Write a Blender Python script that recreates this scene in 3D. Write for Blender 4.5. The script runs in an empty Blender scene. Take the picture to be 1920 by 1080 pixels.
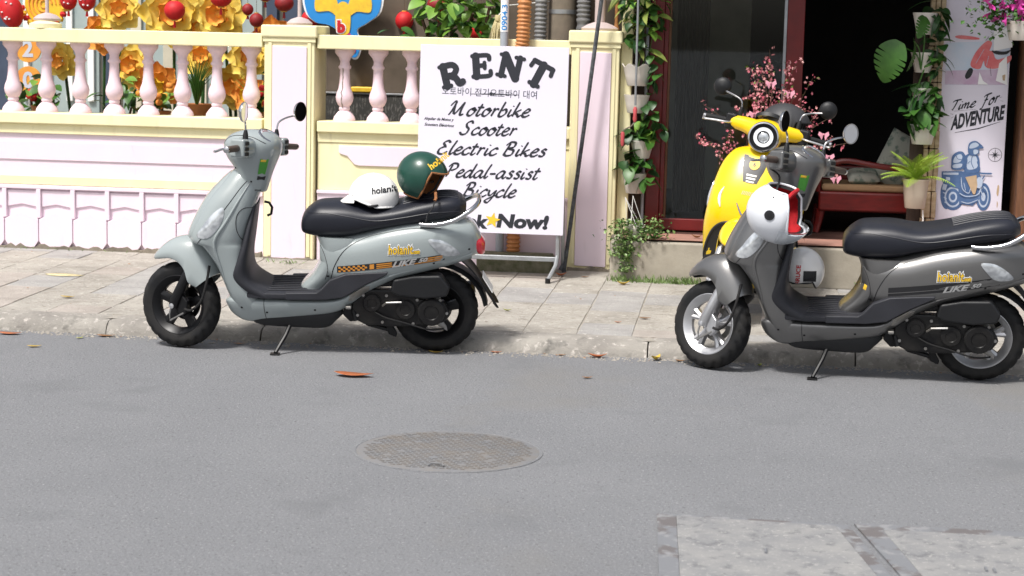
import bpy, bmesh, math, random
from mathutils import Vector, Matrix, Euler
from mathutils.bvhtree import BVHTree
R = math.radians
rnd = random.Random(7)
scene = bpy.context.scene
col = scene.collection

# ------------------------------------------------------------------ camera
cam_data = bpy.data.cameras.new("camera")
cam_data.sensor_width = 36.0
cam_data.lens = 36.0 * 3500.0 / 1920.0
cam_data.clip_start = 0.05
cam_data.clip_end = 2000.0
cam = bpy.data.objects.new("camera", cam_data)
col.objects.link(cam)
cam.matrix_world = (Matrix.Translation((1.189, -9.75, 1.67)) @ Matrix.Rotation(R(7), 4, 'Z')
                    @ Matrix.Rotation(R(90 - 7.67), 4, 'X') @ Matrix.Rotation(R(1.35), 4, 'Z'))
cam_data.dof.use_dof = True
cam_data.dof.focus_distance = 9.75
cam_data.dof.aperture_fstop = 5.6
scene.camera = cam

# ------------------------------------------------------------------ light: bright hazy overcast
world = bpy.data.worlds.new("World")
scene.world = world
world.use_nodes = True
wn = world.node_tree
wn.nodes.clear()
SUN_DIR = Vector((-0.30, -0.52, 1.0)).normalized()      # towards the sun
sky = wn.nodes.new('ShaderNodeTexSky')
sky.sky_type = 'NISHITA'
sky.sun_disc = False
sky.sun_elevation = math.asin(SUN_DIR.z)
sky.sun_rotation = math.atan2(SUN_DIR.x, SUN_DIR.y)
sky.dust_density = 4.0
sky.air_density = 1.0
hs = wn.nodes.new('ShaderNodeHueSaturation')
hs.inputs['Saturation'].default_value = 0.45
bgn = wn.nodes.new('ShaderNodeBackground')
bgn.inputs['Strength'].default_value = 0.085
wout = wn.nodes.new('ShaderNodeOutputWorld')
wn.links.new(sky.outputs[0], hs.inputs['Color'])
wn.links.new(hs.outputs[0], bgn.inputs['Color'])
wn.links.new(bgn.outputs[0], wout.inputs['Surface'])
sun_data = bpy.data.lights.new("sun", 'SUN')
sun_data.energy = 2.35
sun_data.angle = R(9)
sun_data.color = (1.0, 0.965, 0.92)
sun = bpy.data.objects.new("sun", sun_data)
col.objects.link(sun)
sun.rotation_euler = SUN_DIR.to_track_quat('Z', 'Y').to_euler()
scene.view_settings.view_transform = 'Standard'
scene.view_settings.look = 'None'
scene.view_settings.gamma = 1.0
scene.view_settings.exposure = 0.88

# ------------------------------------------------------------------ helpers: things, parts, meshes
def tag(o, label=None, cat=None, group=None, kind=None):
    if label: o["label"] = label
    if cat: o["category"] = cat
    if group: o["group"] = group
    if kind: o["kind"] = kind
    return o

def thing(name, label, cat, loc=(0, 0, 0), rotz=0.0, group=None):
    o = bpy.data.objects.new(name, None)
    o.empty_display_size = 0.1
    col.objects.link(o)
    o.location = loc
    o.rotation_euler = (0, 0, rotz)
    return tag(o, label, cat, group)

def link(name, me, parent=None):
    o = bpy.data.objects.new(name, me)
    col.objects.link(o)
    if parent is not None: o.parent = parent
    return o

class MB:
    """collects shapes, then links them as one mesh object"""
    def __init__(s): s.v = []; s.f = []; s.mi = []; s.m = 0
    def add(s, vs, fs, M=None):
        n = len(s.v)
        s.v += [tuple(M @ Vector(p)) for p in vs] if M is not None else [tuple(p) for p in vs]
        s.f += [tuple(i + n for i in f) for f in fs]
        s.mi += [s.m] * len(fs)
        return s
    def box(s, c, d, M=None):
        x, y, z = c; a, b, h = d[0] / 2, d[1] / 2, d[2] / 2
        vs = [(x + i * a, y + j * b, z + k * h) for k in (-1, 1) for j in (-1, 1) for i in (-1, 1)]
        return s.add(vs, [(0, 2, 3, 1), (4, 5, 7, 6), (0, 1, 5, 4), (2, 6, 7, 3), (0, 4, 6, 2), (1, 3, 7, 5)], M)
    def loft(s, rings, cap=True, closed=False, M=None):
        n = len(rings[0]); vs = [p for r in rings for p in r]; fs = []
        k = len(rings)
        for i in range(k if closed else k - 1):
            a, b = i * n, ((i + 1) % k) * n
            for j in range(n):
                fs.append((a + j, a + (j + 1) % n, b + (j + 1) % n, b + j))
        if cap and not closed:
            fs.append(tuple(range(n - 1, -1, -1))); fs.append(tuple((k - 1) * n + j for j in range(n)))
        return s.add(vs, fs, M)
    def tube(s, pts, r, n=8, cap=True, M=None, closed=False):
        pts = [Vector(p) for p in pts]; rings = []
        rr = r if isinstance(r, (list, tuple)) else [r] * len(pts)
        up = None
        for i, p in enumerate(pts):
            if closed: t = pts[(i + 1) % len(pts)] - pts[i - 1]
            else: t = pts[min(i + 1, len(pts) - 1)] - pts[max(i - 1, 0)]
            t.normalize()
            if up is None:
                up = Vector((0, 0, 1)) if abs(t.z) < .9 else Vector((1, 0, 0))
            a = t.cross(up)
            if a.length < 1e-5: a = t.cross(Vector((0.3, 1, 0.2)))
            a.normalize(); b = a.cross(t).normalized(); up = b
            rings.append([p + (a * math.cos(2 * math.pi * j / n) + b * math.sin(2 * math.pi * j / n)) * rr[i] for j in range(n)])
        return s.loft(rings, cap, closed, M)
    def lathe(s, prof, n=24, M=None, cap=True):
        """prof: (radius, height) pairs turned round Z"""
        rings = [[(r * math.cos(2 * math.pi * j / n), r * math.sin(2 * math.pi * j / n), h) for j in range(n)] for r, h in prof]
        return s.loft(rings, cap, False, M)
    def prism(s, poly, d0, d1, M=None):
        """2D polygon (x, z) extruded along y from d0 to d1"""
        n = len(poly)
        vs = [(x, d0, z) for x, z in poly] + [(x, d1, z) for x, z in poly]
        fs = [tuple(range(n)), tuple(range(2 * n - 1, n - 1, -1))]
        fs += [(i, i + n, (i + 1) % n + n, (i + 1) % n) for i in range(n)]
        return s.add(vs, fs, M)
    def sphere(s, c, r, n=16, M=None):
        rx, ry, rz = r if isinstance(r, (tuple, list)) else (r, r, r)
        rings = []
        for i in range(1, n // 2):
            t = math.pi * i / (n // 2)
            rings.append([(c[0] + rx * math.sin(t) * math.cos(2 * math.pi * j / n), c[1] + ry * math.sin(t) * math.sin(2 * math.pi * j / n), c[2] - rz * math.cos(t)) for j in range(n)])
        return s.loft(rings, True, False, M)
    def mesh(s, name, mats, smooth=40):
        me = bpy.data.meshes.new(name)
        me.from_pydata(s.v, [], s.f)
        for m in (mats if isinstance(mats, (list, tuple)) else [mats]): me.materials.append(m)
        if any(s.mi): me.polygons.foreach_set("material_index", s.mi)
        bm = bmesh.new(); bm.from_mesh(me); bmesh.ops.recalc_face_normals(bm, faces=bm.faces); bm.to_mesh(me); bm.free()
        if smooth:
            me.polygons.foreach_set("use_smooth", [True] * len(me.polygons))
            me.set_sharp_from_angle(angle=R(smooth))
        me.update()
        return me
    def build(s, name, mats, parent=None, smooth=40, bev=0, segs=2):
        o = link(name, s.mesh(name, mats, smooth), parent)
        if bev:
            b = o.modifiers.new("bevel", 'BEVEL'); b.width = bev; b.segments = segs; b.limit_method = 'ANGLE'; b.angle_limit = R(35)
            b.harden_normals = True
        return o

def cr(pts, n=8, closed=False):
    """Catmull-Rom through tuples of any length"""
    out = []; k = len(pts); last = k if closed else k - 1
    for i in range(last):
        if closed: p0, p1, p2, p3 = pts[i - 1], pts[i], pts[(i + 1) % k], pts[(i + 2) % k]
        else: p0, p1, p2, p3 = pts[max(i - 1, 0)], pts[i], pts[i + 1], pts[min(i + 2, k - 1)]
        for j in range(n):
            t = j / n
            out.append(tuple(0.5 * (2 * b + (c - a) * t + (2 * a - 5 * b + 4 * c - d) * t * t + (3 * b - a - 3 * c + d) * t ** 3) for a, b, c, d in zip(p0, p1, p2, p3)))
    if not closed: out.append(tuple(pts[-1]))
    return out

def sup(a, e): return math.copysign(abs(a) ** (2 / e), a)

def xloft(keys, n=28, step=5, e=2.5):
    """keys (x, ztop, zbot, halfwidth): rings across X"""
    rings = []
    for x, zt, zb, hw in cr(keys, step):
        zc, hh = (zt + zb) / 2, abs(zt - zb) / 2
        rings.append([(x, hw * sup(math.cos(2 * math.pi * j / n), e), zc + hh * sup(math.sin(2 * math.pi * j / n), e)) for j in range(n)])
    return rings

def zloft(keys, n=32, step=5, e=2.4):
    """keys (z, xfront, xback, halfwidth): rings across Z"""
    rings = []
    for z, xf, xb, hw in cr(keys, step):
        xc, hx = (xf + xb) / 2, (xf - xb) / 2
        rings.append([(xc + hx * sup(math.cos(2 * math.pi * j / n), e), hw * sup(math.sin(2 * math.pi * j / n), e), z) for j in range(n)])
    return rings

# ------------------------------------------------------------------ materials
def mat(name, c, rough=.5, metal=0., var=0., vs=6., bump=0., bs=60., coat=0., spec=.5, c2=None, vdist=0.0, stretch=(1, 1, 1), emit=0, trans=0., ior=1.45, sheen=0., coords='Object', detail=6, vcon=(.35, .65), bdist=.004, layers=()):
    m = bpy.data.materials.new(name); m.use_nodes = True
    nt = m.node_tree; p = nt.nodes['Principled BSDF']
    p.inputs['Base Color'].default_value = (*c, 1); p.inputs['Roughness'].default_value = rough
    p.inputs['Metallic'].default_value = metal; p.inputs['Coat Weight'].default_value = coat
    p.inputs['Coat Roughness'].default_value = .06
    p.inputs['Specular IOR Level'].default_value = spec; p.inputs['Transmission Weight'].default_value = trans; p.inputs['IOR'].default_value = ior
    if emit:
        p.inputs['Emission Color'].default_value = (*c, 1); p.inputs['Emission Strength'].default_value = emit
    tc = nt.nodes.new('ShaderNodeTexCoord'); mp = nt.nodes.new('ShaderNodeMapping')
    mp.inputs['Scale'].default_value = stretch
    nt.links.new(tc.outputs[coords], mp.inputs[0])
    cur = None
    def mix(fac, a, b):
        mx = nt.nodes.new('ShaderNodeMix'); mx.data_type = 'RGBA'
        nt.links.new(fac, mx.inputs['Factor'])
        for k, q in ((6, a), (7, b)):
            if isinstance(q, tuple): mx.inputs[k].default_value = (*q[:3], 1)
            else: nt.links.new(q, mx.inputs[k])
        return mx.outputs[2]
    def noise(scale, lo, hi, det=6, dist=0.0, vec=None):
        t = nt.nodes.new('ShaderNodeTexNoise'); t.inputs['Scale'].default_value = scale; t.inputs['Detail'].default_value = det; t.inputs['Distortion'].default_value = dist
        t.inputs['Roughness'].default_value = .6
        nt.links.new(mp.outputs[0], t.inputs['Vector'])
        r = nt.nodes.new('ShaderNodeMapRange'); r.inputs[1].default_value = lo; r.inputs[2].default_value = hi
        nt.links.new(t.outputs[0], r.inputs[0])
        return r.outputs[0], t.outputs[0]
    if var or c2:
        d = c2 if c2 else tuple(max(0, x * (1 - var)) for x in c)
        f, _ = noise(vs, vcon[0], vcon[1], detail, vdist)
        cur = mix(f, c, d)
    for (colr, scale, lo, hi) in layers:
        f, _ = noise(scale, lo, hi, 8, .3)
        cur = mix(f, cur if cur is not None else c, colr)
    if cur is not None: nt.links.new(cur, p.inputs['Base Color'])
    if bump:
        _, h = noise(bs, 0, 1, 8)
        b = nt.nodes.new('ShaderNodeBump'); b.inputs['Strength'].default_value = bump; b.inputs['Distance'].default_value = bdist
        nt.links.new(h, b.inputs['Height']); nt.links.new(b.outputs[0], p.inputs['Normal'])
    return m

M = {}
def dm(k, *a, **kw): M[k] = mat(k, *a, **kw)
dm('asphalt', (.203, .207, .216), .92, c2=(.178, .182, .191), vs=1.1, vcon=(.3, .7), bump=1, bs=90, bdist=.008, layers=[((.33, .33, .33), 80, .57, .70), ((.095, .097, .10), 66, .57, .70), ((.195, .19, .182), .55, .56, .74), ((.15, .154, .162), 1.7, .58, .78), ((.085, .085, .088), 11, .71, .76), ((.50, .50, .49), 40, .74, .78)], spec=.25)
PL = dict(vs=3, bump=1, bs=38, bdist=.012, stretch=(1, 1.35, 1), spec=.2)
dm('paver', (.40, .375, .335), .9, c2=(.30, .28, .248), layers=[((.50, .475, .43), 22, .56, .70), ((.23, .205, .175), 6, .60, .8), ((.20, .18, .15), 26, .58, .70)], **PL)
dm('paver_pink', (.41, .37, .335), .9, c2=(.31, .28, .25), layers=[((.49, .45, .40), 20, .58, .72)], **PL)
dm('paver_grey', (.37, .36, .345), .9, c2=(.28, .27, .26), layers=[((.48, .455, .42), 22, .58, .72)], **PL)
dm('joint', (.36, .335, .295), .95, c2=(.27, .245, .21), vs=8, bump=.6, bs=90)
dm('kerb', (.35, .33, .295), .92, c2=(.23, .215, .195), vs=3.5, bump=1, bs=55, bdist=.008, layers=[((.52, .48, .44), 26, .57, .70), ((.12, .115, .105), 9, .56, .74)], spec=.2)
dm('pink', (.80, .68, .755), .8, c2=(.79, .66, .74), vs=2.2, bump=.2, bs=30, stretch=(2.5, 2.5, .7), layers=[((.62, .52, .55), 5, .60, .9), ((.45, .38, .38), 9, .70, .84)])
dm('yellow', (.85, .79, .50), .8, c2=(.81, .74, .45), vs=2.5, bump=.2, bs=30, stretch=(2.5, 2.5, .7), layers=[((.62, .55, .35), 6, .60, .9), ((.42, .37, .25), 10, .70, .84)])
dm('stain', (.16, .14, .11), .95, c2=(.28, .24, .19), vs=14, bump=.8, bs=60)
dm('moss', (.20, .185, .13), .95, c2=(.09, .10, .05), vs=16, bump=1, bs=60, bdist=.01)
dm('concrete', (.40, .365, .30), .9, c2=(.30, .27, .22), vs=4, bump=.5, bs=50, layers=[((.17, .155, .12), 3.2, .60, .85)])
dm('tile', (.42, .22, .17), .6, c2=(.34, .19, .15), vs=6)
dm('slab', (.262, .26, .255), .9, c2=(.205, .207, .212), vs=7, bump=.7, bs=80, layers=[((.155, .157, .163), 16, .55, .66), ((.34, .335, .32), 60, .56, .68)], spec=.2, stretch=(1, 1, 1))
dm('steel_old', (.172, .178, .19), .8, c2=(.125, .115, .115), vs=4, bump=.5, bs=70, vcon=(.53, .58), layers=[((.23, .232, .238), 14, .54, .62)])
dm('iron_mark', (.105, .103, .10), .85, c2=(.14, .12, .10), vs=9)
dm('iron', (.172, .178, .19), .9, c2=(.178, .176, .176), vs=7, bump=.6, bs=120, layers=[((.15, .15, .15), 10, .6, .75)])
dm('iron_rust', (.168, .172, .182), .9, c2=(.18, .17, .16), vs=9, bump=.6, bs=120)
# vehicles
dm('paint_sage', (.30, .337, .338), .22, coat=.6, var=.03, vs=3)
dm('paint_graphite', (.205, .203, .200), .32, metal=.75, coat=.15, var=.05, vs=3)
dm('paint_yellow', (.86, .58, .005), .25, coat=.6, var=.03, vs=3)
dm('plastic', (.010, .0105, .012), .5, bump=.15, bs=350, var=.25, vs=5)
dm('floor_mat', (.028, .029, .036), .55, bump=.2, bs=300, var=.25, vs=6)
dm('seat', (.012, .0135, .021), .42, bump=.22, bs=420, bdist=.002, var=.2, vs=5)
dm('rubber', (.009, .0095, .011), .7, bump=.25, bs=200, c2=(.018, .017, .016), vs=9, spec=.35)
dm('black_metal', (.007, .007, .008), .38, metal=.3, var=.2, vs=8)
dm('engine', (.004, .004, .005), .36, bump=.3, bs=120, c2=(.016, .015, .014), vs=12, spec=.4)
dm('alloy', (.60, .60, .61), .36, metal=.85, var=.15, vs=10)
dm('alloy_dull', (.36, .36, .36), .45, metal=.8, c2=(.24, .22, .19), vs=14)
dm('chrome', (.58, .58, .59), .10, metal=1., var=.05, vs=10)
dm('mirror', (.85, .86, .88), .02, metal=1., var=.01)
dm('lens', (.66, .69, .71), .10, coat=.6, c2=(.42, .44, .46), vs=26, vcon=(.4, .6), metal=.5, detail=1)
dm('lens_red', (.55, .015, .03), .15, coat=.5, c2=(.75, .05, .08), vs=30)
dm('lens_glow', (.85, .87, .9), .15, coat=.3, var=.1)
dm('gauge', (.62, .66, .68), .1, c2=(.25, .1, .1), vs=22, vcon=(.5, .6), coat=.6)
dm('grip_brown', (.085, .058, .045), .5, var=.3, vs=20)
dm('decal_white', (.86, .86, .84), .4, var=.03)
dm('decal_black', (.018, .018, .02), .4, var=.1)
dm('decal_yellow', (.86, .56, .04), .4, c2=(.70, .44, .04), vs=25)
dm('decal_orange', (.60, .25, .04), .4, var=.1)
dm('decal_silver', (.58, .58, .57), .3, metal=.5, var=.1)
dm('decal_green', (.07, .30, .04), .4, var=.1)
dm('decal_red', (.6, .03, .04), .4, var=.1)
dm('helmet_white', (.83, .82, .80), .22, coat=.4, var=.02)
dm('helmet_silver', (.70, .72, .76), .25, coat=.4, var=.02)
dm('helmet_green', (.008, .050, .034), .3, coat=.3, c2=(.012, .062, .044), vs=5)
dm('helmet_dark', (.045, .045, .048), .5, var=.15)
dm('leather', (.33, .13, .045), .6, var=.3, vs=30)
dm('lining_red', (.50, .012, .02), .85, var=.3, vs=30)
dm('lining_black', (.02, .02, .022), .9, var=.2)
dm('visor', (.75, .78, .8), .06, trans=.85, ior=1.3)
# place
dm('pink_cast', (.80, .635, .69), .8, c2=(.76, .585, .64), vs=4, bump=.25, bs=40, layers=[((.60, .48, .50), 9, .62, .85)])
dm('sign_board', (.70, .67, .76), .5, var=.03, vs=2)
dm('ink', (.018, .02, .028), .6, var=.1)
dm('ink_thin', (.05, .055, .075), .6, var=.1)
dm('ink_blue', (.055, .11, .24), .6, c2=(.08, .15, .30), vs=20)
dm('ink_light', (.45, .53, .66), .6, var=.08)
dm('galv', (.40, .42, .44), .45, metal=.6, c2=(.30, .31, .32), vs=12)
dm('pvc', (.36, .39, .43), .5, var=.1)
dm('conduit_orange', (.62, .26, .09), .55, var=.25, vs=12)
dm('conduit_grey', (.25, .25, .255), .6, var=.3, vs=12)
dm('pole', (.24, .20, .155), .9, c2=(.16, .135, .105), vs=6, bump=.6, bs=50)
dm('pole_pink', (.55, .45, .44), .7, var=.2)
dm('cable', (.035, .037, .042), .7, c2=(.11, .12, .13), vs=40, bump=.4, bs=120)
dm('door_red', (.17, .010, .010), .35, coat=.3, c2=(.12, .008, .008), vs=6)
dm('bench_red', (.20, .016, .014), .35, coat=.3, c2=(.12, .012, .010), vs=8, stretch=(1, 1, 5))
dm('cushion_tan', (.42, .26, .14), .8, var=.15)
dm('pillow', (.42, .44, .38), .9, c2=(.18, .24, .2), vs=14, vcon=(.5, .58))
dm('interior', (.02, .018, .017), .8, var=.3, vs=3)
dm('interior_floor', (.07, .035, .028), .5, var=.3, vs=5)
dm('wood_dark', (.035, .022, .016), .7, c2=(.06, .038, .026), vs=7, stretch=(6, 6, 1), bump=.3, bs=40)
dm('wood_brown', (.17, .075, .035), .6, c2=(.10, .045, .02), vs=7, stretch=(6, 6, 1))
dm('bark_tan', (.52, .42, .28), .8, c2=(.34, .25, .14), vs=14, bump=.6, bs=50, stretch=(1, 1, 3))
dm('pot_white', (.70, .66, .60), .55, c2=(.60, .55, .49), vs=5)
dm('pot_tan', (.56, .48, .38), .6, c2=(.48, .40, .31), vs=5)
dm('soil', (.05, .035, .025), .95, var=.4, vs=40, bump=1, bs=60)
def leafmat(k, c, c2):
    dm(k, c, .42, c2=c2, vs=9, vcon=(.35, .65))
    p = M[k].node_tree.nodes['Principled BSDF']
    p.inputs['Subsurface Weight'].default_value = 0.0
leafmat('leaf', (.05, .14, .02), (.03, .09, .014))
leafmat('leaf_dark', (.022, .075, .014), (.012, .045, .01))
leafmat('leaf_lime', (.17, .31, .045), (.11, .23, .03))
leafmat('leaf_pale', (.20, .29, .10), (.13, .21, .06))
leafmat('leaf_fern', (.33, .46, .05), (.22, .36, .035))
leafmat('leaf_varieg', (.10, .20, .03), (.36, .38, .10))
leafmat('fall_yellow', (.55, .40, .06), (.42, .25, .04))
leafmat('fall_brown', (.32, .15, .05), (.20, .085, .03))
leafmat('fall_orange', (.50, .16, .06), (.40, .11, .045))
leafmat('fall_green', (.36, .40, .08), (.28, .27, .05))
dm('twig', (.10, .055, .035), .8, var=.3, vs=30)
dm('blossom', (.46, .07, .12), .6, c2=(.66, .24, .28), vs=30)
dm('blossom_pale', (.78, .45, .42), .6, c2=(.66, .25, .27), vs=30)
dm('bow', (.80, .36, .45), .6, var=.15, vs=30)
dm('petunia', (.60, .03, .30), .55, c2=(.75, .10, .45), vs=25)
dm('paper_yellow', (.82, .55, .05), .7, c2=(.80, .68, .20), vs=6)
dm('paper_orange', (.80, .26, .05), .7, c2=(.80, .42, .06), vs=8)
dm('lantern', (.62, .012, .018), .6, c2=(.48, .01, .014), vs=6)
dm('lantern_dark', (.30, .01, .014), .6, c2=(.20, .01, .012), vs=6)
dm('gold', (.62, .38, .06), .5, var=.2)
dm('house_cream', (.66, .61, .48), .85, c2=(.45, .42, .33), vs=2)
dm('house_teal', (.30, .37, .37), .6, c2=(.38, .44, .42), vs=3)
dm('house_blue', (.055, .075, .12), .6, var=.2)
dm('brown_wall', (.13, .10, .075), .8, c2=(.09, .07, .05), vs=5)
dm('granite', (.045, .045, .042), .6, c2=(.15, .145, .135), vs=70, vcon=(.52, .62), stretch=(1, 1, .35))
dm('board_blue', (.02, .24, .62), .5, var=.06)
dm('board_pink', (.62, .05, .22), .5, var=.1)
dm('yard', (.30, .27, .22), .9, var=.3, vs=4)
dm('rope', (.78, .77, .74), .7, var=.05)
dm('straw', (.66, .58, .36), .8, c2=(.45, .38, .2), vs=30)
dm('crank_red', (.55, .09, .10), .45, var=.2, vs=12)
dm('photo_blue', (.50, .60, .72), .4, c2=(.66, .66, .74), vs=4)
dm('photo_red', (.62, .10, .11), .4, c2=(.70, .22, .22), vs=12)
dm('photo_shadow', (.50, .34, .48), .4, c2=(.60, .52, .62), vs=9)
dm('card', (.84, .84, .84), .5, var=.02)
dm('torn', (.52, .38, .24), .8, var=.2, vs=20)
def glass(k, tint, alpha_mix):
    m = bpy.data.materials.new(k); m.use_nodes = True; nt = m.node_tree; nt.nodes.clear()
    o = nt.nodes.new('ShaderNodeOutputMaterial'); t = nt.nodes.new('ShaderNodeBsdfTransparent'); t.inputs[0].default_value = (*tint, 1)
    g = nt.nodes.new('ShaderNodeBsdfGlossy'); g.inputs['Roughness'].default_value = .015
    f = nt.nodes.new('ShaderNodeFresnel'); f.inputs[0].default_value = 1.5
    x = nt.nodes.new('ShaderNodeMixShader')
    nt.links.new(f.outputs[0], x.inputs[0]); nt.links.new(t.outputs[0], x.inputs[1]); nt.links.new(g.outputs[0], x.inputs[2]); nt.links.new(x.outputs[0], o.inputs[0])
    M[k] = m
glass('glass', (.75, .80, .80), .1)

# ------------------------------------------------------------------ lettering
def text_mb(body, size=1., bold=0., shear=0., xs=1., align='LEFT', space=1.):
    """flat text as (verts 2D, faces)"""
    cu = bpy.data.curves.new("t", 'FONT'); cu.body = body; cu.size = size; cu.offset = bold; cu.shear = shear; cu.align_x = align; cu.space_character = space; cu.resolution_u = 3
    ob = bpy.data.objects.new("t", cu); col.objects.link(ob)
    dg = bpy.context.evaluated_depsgraph_get(); dg.update()
    me = ob.evaluated_get(dg).to_mesh()
    vs = [(v.co.x * xs, v.co.y) for v in me.vertices]; fs = [tuple(p.vertices) for p in me.polygons]
    ob.evaluated_get(dg).to_mesh_clear()
    bpy.data.objects.remove(ob); bpy.data.curves.remove(cu)
    return vs, fs

def ribbon(pts, w, nib=None, end=True):
    """2D stroke as a strip of quads with rounded ends: (verts, faces)"""
    n = len(pts); vs = []; fs = []
    for i, (x, y) in enumerate(pts):
        a = pts[max(i - 1, 0)]; b = pts[min(i + 1, n - 1)]
        tx, ty = b[0] - a[0], b[1] - a[1]; l = math.hypot(tx, ty) or 1; tx /= l; ty /= l
        ww = w
        if nib is not None:
            ang = math.atan2(ty, tx); ww = w * (.45 + .75 * abs(math.sin(ang - nib)))
        if end: ww *= (.35 if i in (0, n - 1) else 1)
        vs += [(x - ty * ww / 2, y + tx * ww / 2), (x + ty * ww / 2, y - tx * ww / 2)]
    fs = [(2 * i, 2 * i + 1, 2 * i + 3, 2 * i + 2) for i in range(n - 1)]
    return vs, fs
SCRIPT = {  # brush-script strokes, x-height 1
 'a': (1.2, [[(.95, .8), (.55, .98), (.12, .5), (.2, .05), (.55, .1), (.95, .9)], [(.95, .95), (.82, .25), (1.0, .02), (1.25, .3)]]),
 'b': (1.05, [[(.35, 1.9), (.2, .9), (.15, .1), (.5, 0), (.85, .45), (.7, .92), (.3, .7)]]),
 'c': (.9, [[(.8, .75), (.6, .98), (.15, .55), (.2, .08), (.55, .02), (.9, .3)]]),
 'd': (1.2, [[(.9, .8), (.55, .95), (.12, .5), (.2, .05), (.55, .1), (.95, .9)], [(1.1, 1.9), (.9, .7), (.85, .15), (1.0, .02), (1.25, .3)]]),
 'e': (.9, [[(.2, .45), (.6, .6), (.75, .85), (.5, 1.0), (.15, .55), (.2, .08), (.55, .02), (.92, .3)]]),
 'i': (.55, [[(.25, .95), (.15, .25), (.3, .02), (.55, .3)], [(.38, 1.4), (.36, 1.28)]]),
 'k': (1.05, [[(.35, 1.9), (.2, .9), (.1, 0)], [(.85, .95), (.3, .5), (.55, .3), (.75, .02), (1.05, .25)]]),
 'l': (.55, [[(.45, 1.9), (.2, .8), (.18, .1), (.35, .02), (.55, .3)]]),
 'o': (1.0, [[(.6, .98), (.2, .7), (.15, .15), (.5, .0), (.85, .5), (.7, .95), (.5, .9), (.75, .72), (1.05, .78)]]),
 'r': (.85, [[(.15, .85), (.3, .95), (.25, .4), (.18, 0)], [(.25, .5), (.5, .9), (.8, .9)]]),
 's': (.85, [[(.75, .85), (.5, 1.0), (.3, .75), (.65, .4), (.55, .05), (.1, .1)]]),
 't': (.7, [[(.42, 1.55), (.25, .6), (.2, .12), (.4, .02), (.65, .3)], [(.02, 1.05), (.75, 1.1)]]),
 'y': (1.05, [[(.15, .95), (.2, .35), (.5, .25), (.9, .9)], [(.95, .95), (.8, .0), (.45, -.75), (.05, -.5), (.6, -.05), (1.1, .25)]]),
 'c_': (0, []), '-': (.9, [[(.1, .55), (.8, .6)]]), ' ': (.6, []),
 'M': (2.1, [[(.0, 1.2), (.3, 1.75), (.5, 1.6), (.35, .6), (.15, .0)], [(.45, 1.5), (.75, .15), (1.45, 1.75)], [(1.45, 1.75), (1.35, .7), (1.45, .05), (1.8, .2)]]),
 'S': (1.35, [[(1.15, 1.45), (.95, 1.8), (.5, 1.55), (.55, 1.1), (.9, .75), (.8, .15), (.3, .0), (.0, .35)]]),
 'E': (1.3, [[(1.1, 1.5), (.8, 1.8), (.4, 1.5), (.7, 1.05), (.85, 1.02)], [(.7, 1.02), (.2, .7), (.2, .15), (.65, 0), (1.15, .4)]]),
 'B': (1.4, [[(.45, 1.7), (.3, .8), (.15, .0)], [(.05, 1.35), (.4, 1.8), (.95, 1.75), (.95, 1.2), (.45, .95), (1.05, .75), (1.0, .15), (.5, .0), (.2, .2)]]),
 'P': (1.25, [[(.45, 1.7), (.3, .8), (.15, .0)], [(.05, 1.35), (.4, 1.8), (1.0, 1.75), (1.05, 1.2), (.45, .85)]]),
 'T': (1.3, [[(.0, 1.5), (.3, 1.75), (1.4, 1.8)], [(.75, 1.75), (.6, .8), (.35, .0)]]),
 'F': (1.3, [[(.1, 1.5), (.35, 1.75), (1.4, 1.85)], [(.7, 1.75), (.55, .8), (.25, -.3), (-.05, -.2)], [(.35, .95), (1.0, 1.0)]]),
 'm': (1.5, [[(.1, .9), (.15, 0)], [(.15, .5), (.45, .95), (.6, .8), (.58, 0)], [(.6, .5), (.95, .95), (1.1, .8), (1.08, .1), (1.25, .02), (1.5, .3)]]),
}
def script_word(word, xh, slant=.32, w=.2, nib=.7):
    vs, fs, zs = [], [], []; x = 0; k = 0
    for ch in word:
        adv, strokes = SCRIPT[ch]
        for st in strokes:
            a, f = ribbon(cr([(p[0] + x + slant * p[1], p[1]) for p in st], 6), w, nib)
            n = len(vs); vs += [(p[0] * xh, p[1] * xh) for p in a]; fs += [tuple(i + n for i in q) for q in f]; zs += [.00012 * (k % 5)] * len(a); k += 1
        x += adv
    return vs, fs, zs
def fat_letter(strokes, w):
    vs, fs, zs = [], [], []; k_ = 0
    for st in strokes:
        ww = w * (st[0] if isinstance(st[0], (int, float)) else 1); pts = st[1:] if isinstance(st[0], (int, float)) else st
        a, f = ribbon(cr(pts, 6) if len(pts) > 2 else [pts[0], pts[1]], ww, None, False)
        n = len(vs); vs += a; fs += [tuple(i + n for i in q) for q in f]; zs += [.00012 * k_] * len(a); k_ += 1
        for p in (pts[0], pts[-1]):
            n = len(vs); vs += [(p[0] + ww / 2 * math.cos(k * math.pi / 6), p[1] + ww / 2 * math.sin(k * math.pi / 6)) for k in range(12)]; fs.append(tuple(range(n, n + 12))); zs += [.00012 * k_] * 12; k_ += 1
    return vs, fs, zs
def flat(mb, vf, Mx, z=0.):
    """2D geometry placed by a matrix whose local xy is the print plane; faces get tiny steps so none is coplanar"""
    vs, fs = vf[0], vf[1]
    zo = vf[2] if len(vf) > 2 else [0.] * len(vs)
    mb.add([(x, y, z + q) for (x, y), q in zip(vs, zo)], fs, Mx)
def poly2(pts): return pts, [tuple(range(len(pts)))]

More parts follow.
